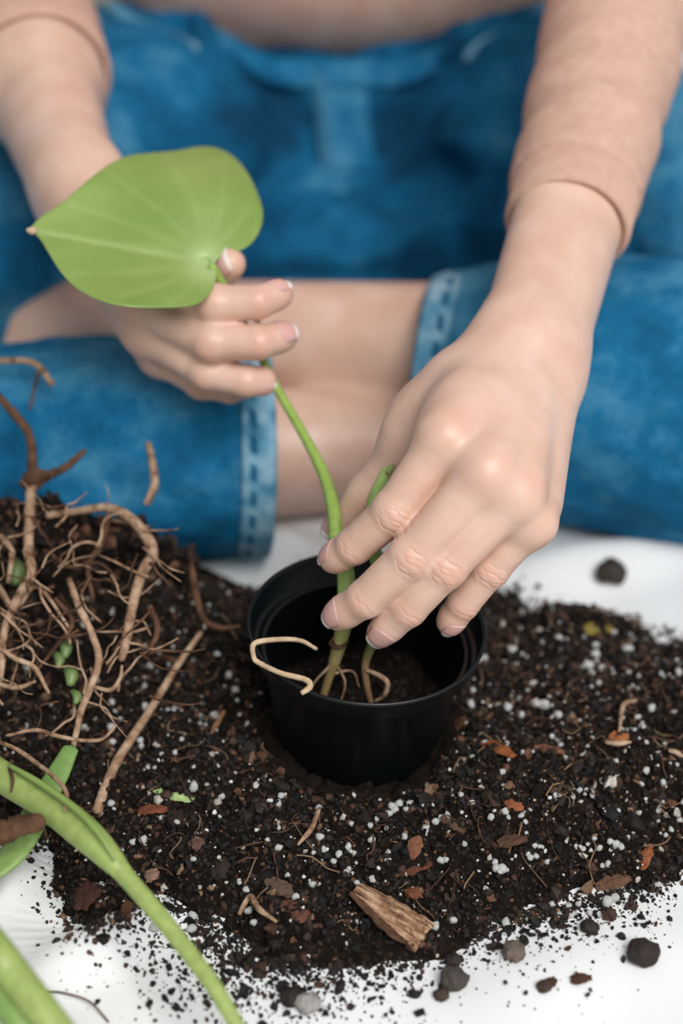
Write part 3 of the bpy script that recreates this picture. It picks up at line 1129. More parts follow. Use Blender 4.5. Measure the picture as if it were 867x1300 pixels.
obj('wood_core', mesh('wood_core', v, [q, tr], False), m_wood2, wc)
v, f = tube([a - lat * .004 + nn_ * .001, a + ax * L * .4 - lat * .006 + nn_ * .001, a + ax * L * .75 - lat * .0066, b - lat * .0052], [.0012, .0020, .0022, .0010], 8, 5, .6, .12)
obj('bark_edge', mesh('bark_edge', v, f, False), M_rootd, wc)

RED, BRN, DRK, ORG, TAN = (.12, .042, .024), (.07, .033, .02), (.028, .018, .014), (.26, .085, .03), (.30, .19, .11)
CH = [((520, 1092), (532, 1064), .0042, .0010, (.20, .085, .05), 'upright reddish wood splinter in the soil above the split wood chunk'),
      ((612, 944), (652, 962), .0046, .0016, ORG, 'orange brown bark strip in the soil right of the pot base'),
      ((95, 1146), (128, 1136), .0085, .0014, (.075, .035, .028), 'flat maroon bark flake in the soil beside the arching green stem'),
      ((678, 950), (716, 958), .0030, .0014, (.17, .075, .045), 'thin red brown splinter lying right of the orange bark strip'),
      ((775, 944), (796, 936), .0048, .0020, (.34, .13, .05), 'bright orange bark nugget under the bent tan rootlet'),
      ((814, 1105), (826, 1075), .0034, .0016, (.28, .10, .045), 'upright orange splinter at the front right edge of the soil'),
      ((742, 788), (776, 800), .0075, .0018, (.33, .27, .06), 'blurry yellow leaf scrap at the back of the soil right of the pot'),
      ((196, 998), (246, 1012), .0052, .0007, (.36, .50, .22), 'pale green leaf scrap with thin stalk left of the pot base'),
      ((176, 1032), (212, 1030), .0034, .0014, (.17, .055, .03), 'red bark splinter just below the pale green leaf scrap'),
      ((244, 1076), (260, 1072), .0052, .0016, (.13, .07, .055), 'small dusty pink bark flake left of the pot front'),
      ((215, 1042), (234, 1045), .0060, .0014, DRK, 'small grey black flake below the green leaf scrap'),
      ((268, 1112), (290, 1095), .0080, .0020, (.035, .025, .022), 'broad charcoal flake in the soil in front of the pot'),
      ((186, 1113), (202, 1117), .0058, .0024, (.24, .15, .11), 'tan bark nugget beside the arching green stem'),
      ((340, 1118), (372, 1140), .0050, .0030, (.10, .065, .048), 'grey brown bark lump in front of the pot'),
      ((360, 1150), (392, 1165), .0085, .0036, (.12, .055, .035), 'rounded red brown bark lump left of the split wood chunk'),
      ((518, 1140), (534, 1128), .0054, .0020, (.16, .06, .032), 'rust coloured bark flake right of the split wood chunk'),
      ((505, 1098), (548, 1094), .0036, .0012, (.11, .042, .025), 'dark red splinter lying below the upright splinter'),
      ((756, 1128), (800, 1118), .0050, .0016, (.13, .07, .045), 'long brown bark chip at the front right edge of the soil'),
      ((735, 880), (752, 925), .0028, .0016, (.13, .05, .03), 'dark red stick standing in the soil far right of the pot'),
      ((560, 1040), (590, 1052), .0036, .0018, (.09, .05, .034), 'brown bark splinter right of the pot front'),
      ((632, 1075), (668, 1066), .0040, .0016, (.085, .045, .03), 'brown bark splinter midway along the front right soil'),
      ((640, 1022), (664, 1030), .0036, .0014, (.25, .09, .045), 'rusty splinter in the soil right of the pot front'),
      ((845, 1020), (862, 1000), .0040, .0016, (.14, .06, .036), 'brown splinter at the right edge of the soil'),
      ((100, 880), (118, 872), .0040, .0016, (.11, .055, .03), 'brown chip between the tangled roots'),
      ((285, 905), (268, 935), .0016, .0012, (.28, .15, .08), 'curved tan rootlet left of the pot wall'),
      ((705, 1245), (690, 1258), .0028, .0016, BRN, 'brown bark crumb on the white sheet in front of the soil'),
      ((724, 1247), (750, 1243), .0032, .0016, BRN, 'flat brown bark chip on the white sheet below the round clod')]
for a_, b_, wd, th_, tn, lb in CH:
    scrap = 'leaf scrap' in lb
    chip('leaf_scrap' if scrap else ('rootlet' if 'rootlet' in lb else 'bark_chip'), a_, b_, wd, th_, tn, lb, 'leaf' if scrap else ('root' if 'rootlet' in lb else 'bark'), bend=.001)
for pl, lb in (([(806, 896), (790, 905), (786, 930)], 'bent tan rootlet arching over the bright orange nugget'),
               ([(768, 948), (784, 952), (800, 948)], 'short pale rootlet lying below the bright orange nugget'),
               ([(848, 958), (858, 966), (872, 974)], 'pale rootlet at the right edge of the soil'),
               ([(304, 1168), (318, 1148), (330, 1180), (352, 1196)], 'crooked brown rootlet at the front left edge of the soil'),
               ([(405, 1040), (395, 1062), (378, 1078)], 'thin arched rootlet in front of the pot')):
    pts = np.array([on_soil(*q, .0025 + .002 * (k % 2)) for k, q in enumerate(pl)])
    v, f = tube(pts, [.0009] + [.0012] * (len(pl) - 2) + [.0006], 7, 6, jit=.06)
    tag(obj('rootlet', mesh('rootlet', v, f), M_root, origin=tuple(pts[0])), lb, 'root')


def clod(px, py, r, label, tint=(.022, .015, .012)):
    c = on_soil(px, py, r * .6)
    d = nrm(rng.normal(size=(1, 3)))
    v, q = nets(lambda p: np.linalg.norm((p - c) / [1.1, 1, .8], axis=1) - r * (1 + .16 * fbm((p - c) / r * 1.6 + px, 3)), c - r * 2, c + r * 2, r / 9)
    o = obj('soil_clod', mesh('soil_clod', v, q, True, col=np.tile(tint, (len(v), 1))), M_crumb, origin=tuple(c))
    tag(o, label, 'soil clod')


clod(815, 1216, .0056, 'largest round dark clod alone on the white sheet at front right')
clod(748, 1181, .0032, 'small black clod on the sheet at the front edge of the soil')
clod(652, 1213, .0042, 'grey brown pebble like clod on the sheet right of the wood chunk', (.13, .10, .08))
clod(576, 1222, .0030, 'small dark clod on the sheet below the wood chunk end')
clod(390, 1278, .0042, 'pale grey clod on the sheet at the bottom of the soil spill', (.30, .29, .28))
clod(575, 1248, .0050, 'flat dark clod on the sheet below and right of the wood chunk', (.06, .05, .042))
clod(775, 735, .0075, 'blurry dark clod on the sheet behind the soil at right', (.04, .03, .024))
clod(370, 1270, .0040, 'dark clod at the end of the spill beside the pale grey clod', (.02, .013, .01))
clod(690, 1255, .0026, 'small brown clod on the sheet left of the flat chip', (.05, .03, .02))
clod(560, 1266, .0026, 'small brown clod lowest on the sheet in the middle', (.05, .03, .02))


def perl_mesh(k):
    v = np.vstack([ICO_V])
    f = ICO_F
    # one subdivision to a rough ball
    e = np.sort(np.stack([f, np.roll(f, -1, 1)], -1).reshape(-1, 2), 1)
    ue, inv = np.unique(e, axis=0, return_inverse=True)
    inv = inv.reshape(-1, 3) + 12
    v = np.vstack([v, nrm(v[ue].mean(1))])
    f = np.vstack([np.stack([f[:, 0], inv[:, 0], inv[:, 2]], -1), np.stack([f[:, 1], inv[:, 1], inv[:, 0]], -1), np.stack([f[:, 2], inv[:, 2], inv[:, 1]], -1), inv])
    v = v * (1 + .30 * fbm(v * 1.3 + 7 * k, 2))[:, None] * (1 + rng.uniform(-.2, .2, 3))
    me = mesh('perlite_granule', v, f, True)
    me.materials.append(M_perl)
    return me


PM = [perl_mesh(k) for k in range(7)]
# hand-placed pale granules: pixel and diameter in pixels
PL = [(609, 845, 16), (614, 842, 9), (645, 900, 13), (690, 897, 17), (682, 900, 13), (755, 836, 14), (748, 842, 12), (752, 850, 11), (764, 850, 9), (757, 820, 10), (797, 826, 13),
      (685, 804, 13), (635, 755, 17), (650, 828, 11), (662, 910, 10), (708, 910, 12), (760, 870, 8), (826, 905, 11), (815, 925, 12), (600, 878, 9), (598, 895, 10), (611, 935, 9),
      (615, 945, 9), (637, 984, 9), (600, 963, 9), (663, 956, 7), (700, 938, 8), (708, 942, 9), (720, 966, 10), (765, 993, 9), (770, 998, 9), (820, 980, 11), (842, 990, 10),
      (705, 1012, 9), (708, 1020, 7), (852, 1030, 7), (796, 1065, 7), (788, 1078, 10), (755, 1057, 8), (629, 1090, 11), (635, 1122, 15), (629, 1122, 12), (641, 1032, 10), (623, 1038, 9),
      (642, 1174, 13), (725, 1163, 11), (734, 1150, 11), (748, 1161, 10), (770, 1148, 15), (780, 1142, 13), (835, 1125, 10), (722, 1152, 9), (560, 1040, 9), (553, 1045, 12), (568, 1036, 10),
      (500, 1028, 12), (495, 1034, 9), (506, 1024, 12), (515, 1030, 9), (520, 1022, 10), (478, 1042, 9), (470, 1050, 8), (472, 1068, 9), (513, 1062, 11), (541, 1055, 11), (405, 1028, 12),
      (357, 1012, 10), (354, 1080, 12), (340, 1068, 8), (406, 1064, 11), (411, 1078, 10), (430, 1085, 9), (424, 1095, 9), (446, 1042, 8), (442, 1077, 12), (332, 1024, 9), (325, 1000, 8), 
      (312, 1118, 10), (316, 1158, 11), (323, 1174, 10), (246, 1000, 13), (281, 1008, 11), (276, 974, 8), (168, 1070, 8), (182, 1068, 12), (246, 1092, 7), (212, 1145, 10), (245, 1165, 13),
      (243, 1182, 16), (196, 1180, 14), (161, 1152, 9), (129, 1124, 8), (141, 1018, 9), (131, 1033, 7), (141, 922, 13), (143, 944, 11), (153, 914, 7), (186, 900, 10), (146, 906, 8), (222, 902, 9),
      (272, 896, 14), (255, 912, 9), (290, 855, 11), (246, 975, 7), (205, 958, 7), (112, 826, 14), (115, 822, 12), (190, 848, 11), (215, 846, 9), (398, 1084, 8), (365, 1104, 8), (390, 1274, 13), (473, 1121, 11), (530, 1133, 9),
      (552, 1178, 13), (575, 1170, 12), (616, 1140, 10), (700, 1150, 9), (560, 1090, 10), (590, 1070, 8), (680, 1090, 8), (672, 1030, 7), (742, 1010, 7), (800, 1030, 7), (690, 1060, 6), (845, 1062, 7), (585, 1010, 9), (540, 1010, 8)]
cnt = 0


def region(q, px, py):
    if soil_z(q[:1], q[1:2], False)[0] < sheet_at(q[0], q[1])[0] + .003 and py > 1080:
        return 'white perlite granule on the sheet along the front edge of the soil', 'perlite along the front edge'
    if py > 1000 and 300 < px:
        return 'white perlite granule in the soil in front of the black pot', 'perlite in front of the pot'
    if px > 590:
        return 'white perlite granule in the soil to the right of the black pot', 'perlite right of the pot'
    return 'white perlite granule in the soil to the left of the black pot', 'perlite left of the pot'


def perlite(px, py, dpx):
    global cnt
    q = on_soil(px, py)
    depth = (q - CAM) @ FW
    r = dpx * depth / FPX / 2
    o = bpy.data.objects.new('perlite_granule', PM[cnt % 7])
    C.objects.link(o)
    o.location = (q[0], q[1], q[2] + r * .55)
    o.scale = (r, r, r * rng.uniform(.8, 1.05))
    o.rotation_euler = tuple(rng.uniform(0, 6.28, 3))
    lb, gr = region(q, px, py)
    tag(o, lb, 'perlite', gr)
    cnt += 1


for px, py, dp in PL:
    perlite(px, py, dp)
while cnt < 296:
    t = rng.random()
    if t < .5:
        px, py = rng.uniform(620, 866), rng.uniform(770, 1110)
    elif t < .82:
        px, py = rng.uniform(300, 866), rng.uniform(1010, 1150)
    else:
        px, py = rng.uniform(100, 310), rng.uniform(820, 1170)
    q = G(px, py, .014)
    if poly_sd(q[:1], q[1:2])[0] < .004 or np.hypot(q[0] - POT_X, q[1] - POT_Y) < .045:
        continue
    perlite(px, py, float(np.clip(rng.lognormal(math.log(6.2), .28), 4, 11)))

# ------------------------------------------------------------------ person
person = empty('person', (0, .55, .0), 'person in blue jeans and peach knit top sitting cross legged, both hands at the plant', 'person')


def hand_field(J, elbow, cam_side=1, rw=.0235, relbow=.036, mid=None, rmid=.027):
    """J: wrist W, four fingers [MCP,PIP,DIP,TIP], thumb [CMC,MCP,IP,TIP]"""
    W = J['W']
    F = J['F']
    T = J['T']
    n = nrm(np.cross(F[0][0] - W, F[3][0] - W))
    if n @ (CAM - W) < 0:
        n = -n
    axis = nrm(np.mean([q[0] for q in F], 0) - W)
    lat = nrm(np.cross(axis, n))
    if lat @ (F[0][0] - F[3][0]) < 0:
        lat = -lat
    faxis = nrm(W - elbow)
    fn = nrm(n - faxis * (n @ faxis))
    RAD = [(.0100, .0089, .0076, .0062), (.0102, .0091, .0078, .0064), (.0098, .0086, .0074, .0060), (.0088, .0076, .0066, .0054)]
    offs = [.0125, .0045, -.0040, -.0115]
    mid_ = mid if mid is not None else elbow * .45 + W * .55

    def f(p):
        d = rcone(p, elbow, mid_, relbow, rmid)
        d = smin(d, rcone(p, mid_, W - faxis * .012, rmid, rw, fn, .82), .006)
        palm = rcone(p, W - faxis * .012, W + faxis * .006, rw * .98, rw * .86, fn, .74)
        for i in range(4):
            m = F[i][0]
            s = W + lat * offs[i] + axis * .004
            palm = smin(palm, rcone(p, s, m - n * .0008, (.0120, .0116, .0112, .0108)[i], RAD[i][0] * .98), .009)
            palm = smin(palm, rcone(p, s - n * .007, m - n * .006 - axis * .008, .0090, .0075), .010)
        # thumb base, its web and the heel of the hand
        palm = smin(palm, rcone(p, T[0], T[1], .0135, .0108), .014)
        palm = smin(palm, rcone(p, W + lat * .010 - n * .006, T[0] * .5 + T[1] * .5, .012, .0105), .014)
        web = F[0][0] * .66 + W * .34 - n * .0025
        palm = smin(palm, rcone(p, web, T[1] * .75 + T[0] * .25, .0095, .0080), .018)
        palm = smin(palm, rcone(p, W - lat * .012 - n * .005, F[3][0] - n * .006 - axis * .016, .0115, .0085), .012)
        d = smin(d, palm, .014)
        # knuckle heads and tendons, low relief
        for i in range(4):
            m = F[i][0]
            d = smin(d, np.linalg.norm(p - (m + n * (.0002, .0016, .0012, .0006)[i]), axis=1) - RAD[i][0] * .74, .006)
            if i < 3:
                d = smin(d, rcone(p, m + n * .0056 - axis * .008, W + lat * offs[i] * .6 + n * .0085 + axis * .02, .0030, .0018), .010)
        out = None
        for i in range(4):
            q = F[i]
            r = RAD[i]
            c = rcone(p, q[0], q[1], r[0] * .98, r[1] * .96)
            c = smin(c, rcone(p, q[1], q[2], r[1] * .96, r[2]), .0015)
            c = smin(c, rcone(p, q[2], q[3], r[2], r[3]), .0015)
            c = smin(c, np.linalg.norm(p - q[1] - n * .0004, axis=1) - r[1] * .99, .0025)
            # pulp of the finger tip, on the palm side
            c = smin(c, np.linalg.norm(p - (q[3] * .7 + q[2] * .3 - n * .0006), axis=1) - r[3] * 1.02, .003)
            di = smin(d, c, .006)
            out = di if out is None else smin(out, di, .0024)
        c = rcone(p, T[1], T[2], .0106, .0094)
        c = smin(c, rcone(p, T[2], T[3], .0094, .0072), .004)
        out = smin(out, smin(d, c, .009), .0008)
        return out

    return f, n, axis, lat


def bounds(pts, pad):
    pts = np.asarray(pts)
    return pts.min(0) - pad, pts.max(0) + pad


def finger_frame(a, b, n):
    ax = nrm(b - a)
    dor = nrm(n - ax * (n @ ax))
    return ax, dor, np.cross(ax, dor)


def details(v, f, J, n, depth=1.0):
    """crease grooves on the knuckles and the flush of joints and tips"""
    flush = np.zeros(len(v))
    disp = np.zeros(len(v))
    digits = [(q, k) for k, q in enumerate(J['F'])] + [(J['T'], 4)]
    for q, k in digits:
        jl = [(1, .0045, (-.0052, -.0034, -.0017, -.0002, .0014, .0031, .0050), .00042), (2, .0035, (-.0018, -.0004, .0010), .00028)]
        if k == 4:
            jl = [(2, .004, (-.003, -.0015, 0, .0016, .003), .00035)]
        for ji, rad, gro, dep in jl:
            ax, dor, lt = finger_frame(q[ji - 1], q[min(ji + 1, 3)], n)
            r = v - q[ji]
            u, s, h = r @ ax, r @ lt, r @ dor
            near = (np.abs(u) < .011) & (np.abs(s) < .011) & (h > -.002) & (h < .013)
            wl = np.clip((h - .0005) / .004, 0, 1) * np.exp(-(s / .0062) ** 4)
            g_ = np.zeros(len(v))
            for gi, u0 in enumerate(gro):
                uu = u - u0 * (1 - .35 * (s / .006) ** 2) - .0004 * np.sin(s * 900 + gi * 2)
                g_ += np.exp(-(uu / .00042) ** 2) * (.6 + .4 * math.sin(gi * 2.3 + k))
            bulge = np.exp(-(u / .0045) ** 2) * .0001
            disp += np.where(near, (-dep * g_ * depth + bulge) * wl, 0)
            flush = np.maximum(flush, np.where(near, (.42 * np.exp(-(u / .0055) ** 2) + .25 * np.clip(g_, 0, 1)) * wl, 0))
        d = np.linalg.norm(v - (q[3] * .9 + q[2] * .1), axis=1)
        flush = np.maximum(flush, .55 * np.exp(-(d / .0095) ** 2))
    for q in J['F']:
        d = np.linalg.norm(v - (q[0] + n * .009), axis=1)
        flush = np.maximum(flush, .38 * np.exp(-(d / .0085) ** 2))
    g = nrm(ngrad(f, v))
    flush = np.clip(.55 * flush + .07 * fbm(v * 90, 3), 0, 1)
    return v + g * disp[:, None], flush


def nail(f, q, n, k, wd, ln, roll=0.0, tip=.5):
    a, b = q[2], q[3]
    ax, dor, lt = finger_frame(a, b, n)
    dor, lt = dor * math.cos(roll) + lt * math.sin(roll), lt * math.cos(roll) - dor * math.sin(roll)
    nu, nv = 15, 13
    e = b + ax * .0052
    vs = []
    for i in range(nu):
        u = i / (nu - 1)
        for j in range(nv):
            t = (j / (nv - 1)) * 2 - 1
            rd = math.sqrt(max(0, 1 - t * t * .985))
            back = -ln * (1 - .42 * (1 - rd))
            front = .0010 * rd + .0002 - .0016 * (t * t)
            s_ = back * (1 - u) + front * u
            c = e + ax * s_
            vs.append(c + dor * (.0052 - .0026 * t * t) + lt * t * wd * .5)
    vs = np.array(vs)
    out = project(f, vs.copy(), 5, .00004)
    # keep the free edge running straight on past the flesh
    ww = np.repeat(np.linspace(0, 1, nu), nv)
    s_ = np.repeat(np.linspace(0, 1, nu), nv)
    edge = (s_ > .80)
    base = out.reshape(nu, nv, 3)
    k0 = int(.80 * (nu - 1))
    dirv = nrm(base[k0] - base[k0 - 4])
    for i in range(k0 + 1, nu):
        base[i] = base[i - 1] + dirv * ln / (nu - 1) * (.95 - .05 * (i - k0))
    dv = base.reshape(-1, 3)
    # a lunar bulge so the plate reads as a plate
    tt = np.tile(np.linspace(-1, 1, nv), nu)
    gn = nrm(ngrad(f, dv))
    top = dv + gn * (.00024 * (1 - .9 * tt ** 6) * np.sin(np.clip(ww * 1.8, 0, np.pi / 2)) + .00005)[:, None]
    low = dv - gn * .0003
    m_ = nu * nv
    g1 = grid_faces(nu, nv)
    ii_ = np.arange(m_).reshape(nu, nv)
    lp = np.concatenate([ii_[:, 0], ii_[-1, 1:], ii_[-2::-1, -1], ii_[0, -2:0:-1]])
    sd_ = np.stack([lp, np.roll(lp, -1), np.roll(lp, -1) + m_, lp + m_], -1)
    me = mesh('fingernail', np.vstack([top, low]), np.vstack([g1, g1[:, ::-1] + m_, sd_[:, ::-1]]), True)
    me.materials.append(M_nail)
    me.materials.append(M_nailtip)
    mi = np.zeros(len(me.polygons), np.int32)
    rowi = np.concatenate([np.repeat(np.arange(nu - 1), nv - 1)] * 2 + [np.where(lp // nv >= nu - 2, nu, 0)])
    mi[:len(rowi)][rowi >= nu - 1 - max(1, round(tip * 6))] = 1
    me.polygons.foreach_set('material_index', mi)
    o = bpy.data.objects.new('fingernail', me)
    C.objects.link(o)
    return o


def PJ(d):
    return {'W': P(*d['W']), 'F': [[P(*q) for q in fg] for fg in d['F']], 'T': [P(*q) for q in d['T']]}


# the hand in the pot (her left)
JR = PJ({'W': (668, 468, .606),
         'F': [[(566, 556, .554), (500, 650, .561), (450, 693, .573), (424, 709, .582)],
               [(616, 600, .546), (523, 706, .556), (464, 760, .567), (430, 781, .577)],
               [(653, 628, .550), (565, 720, .557), (519, 772, .567), (484, 803, .577)],
               [(674, 662, .559), (622, 722, .568), (588, 766, .576), (571, 790, .582)]],
         'T': [(580, 492, .602), (522, 560, .601), (470, 629, .612), (430, 670, .6195)]})
EL_R = P(795, -20, .775)
MID_R = P(726, 262, .682)
fR, nR, axR, latR = hand_field(JR, EL_R, mid=MID_R, rw=.0232, rmid=.0262)
lo, hi = bounds([JR['W'], EL_R, MID_R] + sum(JR['F'], []) + JR['T'], .03)
vR, qR = nets(fR, lo, hi, .0011)
vR, qR = subdivide(vR, qR)
vR = project(fR, vR, 1)
vR, flR = details(vR, fR, JR, nR)

# the hand holding the leaf stalk (her right)
JL = PJ({'W': (100, 250, .705),
         'F': [[(196, 352, .655), (274, 386, .634), (326, 384, .632), (355, 373, .637)],
               [(182, 390, .656), (270, 435, .636), (328, 435, .633), (360, 427, .639)],
               [(187, 424, .662), (264, 472, .646), (312, 484, .643), (334, 484, .647)],
               [(203, 452, .672), (256, 486, .664), (292, 494, .662), (312, 488, .666)]],
         'T': [(138, 278, .700), (208, 318, .684), (264, 364, .660), (292, 335, .645)]})
EL_L = P(5, -50, .86)
MID_L = P(52, 112, .775)
fL, nL, axL, latL = hand_field(JL, EL_L, mid=MID_L, rw=.0255, rmid=.0345, relbow=.038)
lo, hi = bounds([JL['W'], EL_L, MID_L] + sum(JL['F'], []) + JL['T'], .035)
vL, qL = nets(fL, lo, hi, .0016)
vL, flL = details(vL, fL, JL, nL, .5)

# trunk, legs and feet
A = np.array
HIP = [A([-.095, .555, .105]), A([.095, .555, .105])]
KNEE = [A([-.340, .150, .058]), A([.33, .176, .076])]
FRONT_HEM = P(338, 600, .755)
FRONT_HEM[2] = .060
ANK_F = A([.060, .205, .033])
ANK_B = A([-.130, .284, .069])
HEM_B = KNEE[1] * .385 + ANK_B * .615 + A([0, -.021, -.018])
SH = [A([-.175, .44, .53]), A([.175, .44, .53])]


def body_f(p):
    d = ellip(p, (0, .568, .234), (.188, .110, .092))
    d = smin(d, ellip(p, (0, .585, .11), (.150, .09, .09)), .01)
    d = smin(d, ellip(p, (0, .555, .37), (.132, .088, .14)), .06)
    d = smin(d, ellip(p, (0, .500, .49), (.150, .080, .085)), .05)
    d = smin(d, rcone(p, A([0, .47, .56]), A([0, .42, .66]), .047, .044), .04)
    for s in (0, 1):
        d = smin(d, rcone(p, A([0, .47, .53]), SH[s], .05, .043), .03)
        el = (EL_L, EL_R)[s]
        d = smin(d, rcone(p, SH[s], el, .042, .034), .02)
        d = smin(d, rcone(p, HIP[s], KNEE[s], .078, .052), .03)
    for kn, an, toe in ((KNEE[0], ANK_F, A([.145, .245, .026])), (KNEE[1], ANK_B, A([-.250, .258, .058]))):
        leg = smin(rcone(p, kn, kn * .45 + an * .55, .048, .043), rcone(p, kn * .45 + an * .55, an, .043, .027), .006)
        foot = rcone(p, an, toe, .031, .020)
        foot = smin(foot, rcone(p, an, an * 1.2 - toe * .2 - A([0, 0, .01]), .029, .026), .02)
        d = smin(d, smin(leg, foot, .02), .006)
    return d


def head_f(p):
    c = A([0, .375, .755])
    d = ellip(p, c + [0, .015, .02], (.072, .092, .095))
    d = smin(d, ellip(p, c + [0, -.035, -.045], (.052, .052, .062)), .03)
    d = smin(d, rcone(p, c + [0, -.088, .0], c + [0, -.104, -.028], .008, .012), .014)
    for s in (-1, 1):
        d = smin(d, ellip(p, c + [s * .074, .02, -.01], (.008, .018, .03)), .006)
        d = smax(d, -(np.linalg.norm(p - (c + [s * .031, -.095, .005]), axis=1) - .014), .012)
        d = smin(d, np.linalg.norm(p - (c + [s * .031, -.078, .004]), axis=1) - .0125, .003)
    d = smin(d, ellip(p, c + [0, -.086, -.056], (.022, .010, .005)), .006)
    d = smin(d, ellip(p, c + [0, -.084, -.066], (.018, .011, .006)), .006)
    return smin(d, rcone(p, A([0, .44, .63]), c + [0, .01, -.06], .044, .046), .02)


def whole(p):
    return smin(body_f(p), head_f(p), .02)


vb, qb = nets(whole, (-.40, .10, -.01), (.42, .72, .88), .0058)
flb = np.clip(.12 * fbm(vb * 20, 3), 0, 1)
ob_, n1_, n2_ = len(vR), len(vR) + len(vL), 0
body = obj('body', mesh('body', np.vstack([vR, vL, vb]), np.vstack([qR, qL + len(vR), qb + len(vR) + len(vL)]), True,
                        {'flush': np.concatenate([flR, flL, flb])}), M_skin, person)


def child_keep(o, parent):
    o.parent = parent
    bpy.context.view_layer.update()
    o.matrix_parent_inverse = parent.matrix_world.inverted()


WD = [.0102, .0106, .0100, .0086]
for i in range(4):
    child_keep(nail(fR, JR['F'][i], nR, i, WD[i], .0112 if i < 3 else .0096, roll=[.0, .05, .0, .0][i]), body)
    child_keep(nail(fL, JL['F'][i], nL, i, WD[i], .0105 if i < 3 else .009), body)
child_keep(nail(fR, JR['T'], latR * .8 + nR * .6, 4, .0125, .0120), body)
child_keep(nail(fL, JL['T'], nrm(nL * .8 + latL * .5), 4, .0125, .0115), body)

# hair (above the frame)
hc = A([0, .375, .755])
vh, qh = nets(lambda p: smax(smin(ellip(p, hc + [0, .025, .03], (.083, .100, .100)), rcone(p, hc + [0, .10, .0], hc + [0, .135, -.10], .045, .018), .03),
                             -ellip(p, hc + [0, -.075, -.04], (.064, .060, .085)), .012) + .002 * np.sin(p[:, 0] * 500), hc - .17, hc + .2, .006)
M_hair = noisy('hair', [(.3, (.012, .008, .006)), (.7, (.03, .018, .012))], scale=80, rough=.45)
obj('hair', mesh('hair', vh, qh), M_hair, person)

# ---- jeans
HDF = nrm(ANK_F - KNEE[0])
HDB = nrm(ANK_B - KNEE[1])


def jeans_f(p):
    d = ellip(p, (0, .578, .095), (.172, .108, .112))
    d = smin(d, rcone(p, A([-.05, .565, .10]), A([.05, .565, .10]), .098, .098), .03)
    d = smax(d, (p - A([0, .5, .170])) @ nrm(A([0, .12, 1.0])), .006)
    d = smin(d, ellip(p, (0, .455, .052), (.10, .075, .052)), .03)
    legs = None
    for s, hem, hd, r0, r1 in ((0, FRONT_HEM, HDF, .056, .060), (1, HEM_B, HDB, .088, .062)):
        kn = KNEE[s]
        th = rcone(p, HIP[s] + [0, 0, .005], kn, .096, .068)
        end = hem + hd * .05
        sh = rcone(p, kn, end, r0, r1 * .98)
        sh = smax(sh, (p - hem) @ hd, .004)
        th = smin(th, sh, .022)
        inner = rcone(p, hem - hd * .06, hem + hd * .06, r1 - .022, r1 - .0065)
        th = smax(th, -inner, .004)
        legs = th if legs is None else smin(legs, th, .006)
    d = smin(d, legs, .022)
    d = smax(d, .001 - p[:, 2], .01)
    return d


vj, qj = nets(jeans_f, (-.44, .06, -.012), (.46, .72, .24), .0046)
gj = nrm(ngrad(jeans_f, vj))
wr = .0052 * fbm(vj * [16, 16, 26], 3)
# drag folds fanning out from the crotch and the knees
cr_ = vj - A([0, .47, .06])
ang = np.arctan2(cr_[:, 2] + .0, np.abs(cr_[:, 0]) + .02)
rad_ = np.hypot(cr_[:, 0], cr_[:, 2])
fold = .0045 * np.sin(ang * 11 + 2.2 * vnoise(vj * 12)) * np.exp(-((rad_ - .08) / .07) ** 2) * (vj[:, 1] > .36)
hemd = np.minimum(np.abs((vj - FRONT_HEM) @ HDF) + 9 * (np.linalg.norm(vj - FRONT_HEM, axis=1) > .085), np.abs((vj - HEM_B) @ HDB) + 9 * (np.linalg.norm(vj - HEM_B, axis=1) > .085))
fade = np.clip(hemd / .03, .0, 1)
vj = vj + gj * ((wr + fold) * fade)[:, None]
wear_shade = .10 * np.clip(gj[:, 2], 0, 1) + .20 * np.exp(-(hemd / .010) ** 2) + .06 * fbm(vj * [30, 30, 60], 2)
wear_shade = wear_shade + .16 * np.exp(-((vj[:, 0] / .02) ** 2)) * (vj[:, 1] > .42)
wear_shade = wear_shade - .22 * np.clip((vj[:, 1] - .33) / .12, 0, 1) * np.clip(1.4 - np.abs(vj[:, 0]) / .13, 0, 1)  # lap darkened: unfaded denim, plus the torso's shade put into the colour
jeans = obj('jeans', mesh('jeans', vj, qj, True, {'wear_shade': wear_shade}), M_denim, person)


def ring_band(name, c, ax, r, width, thick, pucker=0.0, m=None, n_=120, parent=None, flat=None, fl=1.0, wearv=.2):
    ax = nrm(ax)
    u = nrm(np.cross(ax, [0, 0, 1.]))
    w2 = np.cross(u, ax)
    prof = [(-.5, 0), (-.5, 1), (-.3, 1.25), (0, 1.15), (.3, 1.25), (.5, 1), (.5, 0)]
    vs = []
    for t, h in prof:
        for k in range(n_):
            an = 2 * math.pi * k / n_
            rr_ = r + h * thick + pucker * math.sin(k * 1.9 + 3 * t)
            vs.append(c + ax * t * width + (u * math.cos(an) + w2 * math.sin(an) * fl) * rr_)
    i_ = np.arange(len(prof) - 1)[:, None] * n_
    j_ = np.arange(n_)[None]
    q_ = np.stack([i_ + j_, i_ + (j_ + 1) % n_, i_ + n_ + (j_ + 1) % n_, i_ + n_ + j_], -1).reshape(-1, 4)
    return obj(name, mesh(name, np.array(vs), q_, True, {'wear_shade': np.full(len(vs), wearv)}), m, parent)


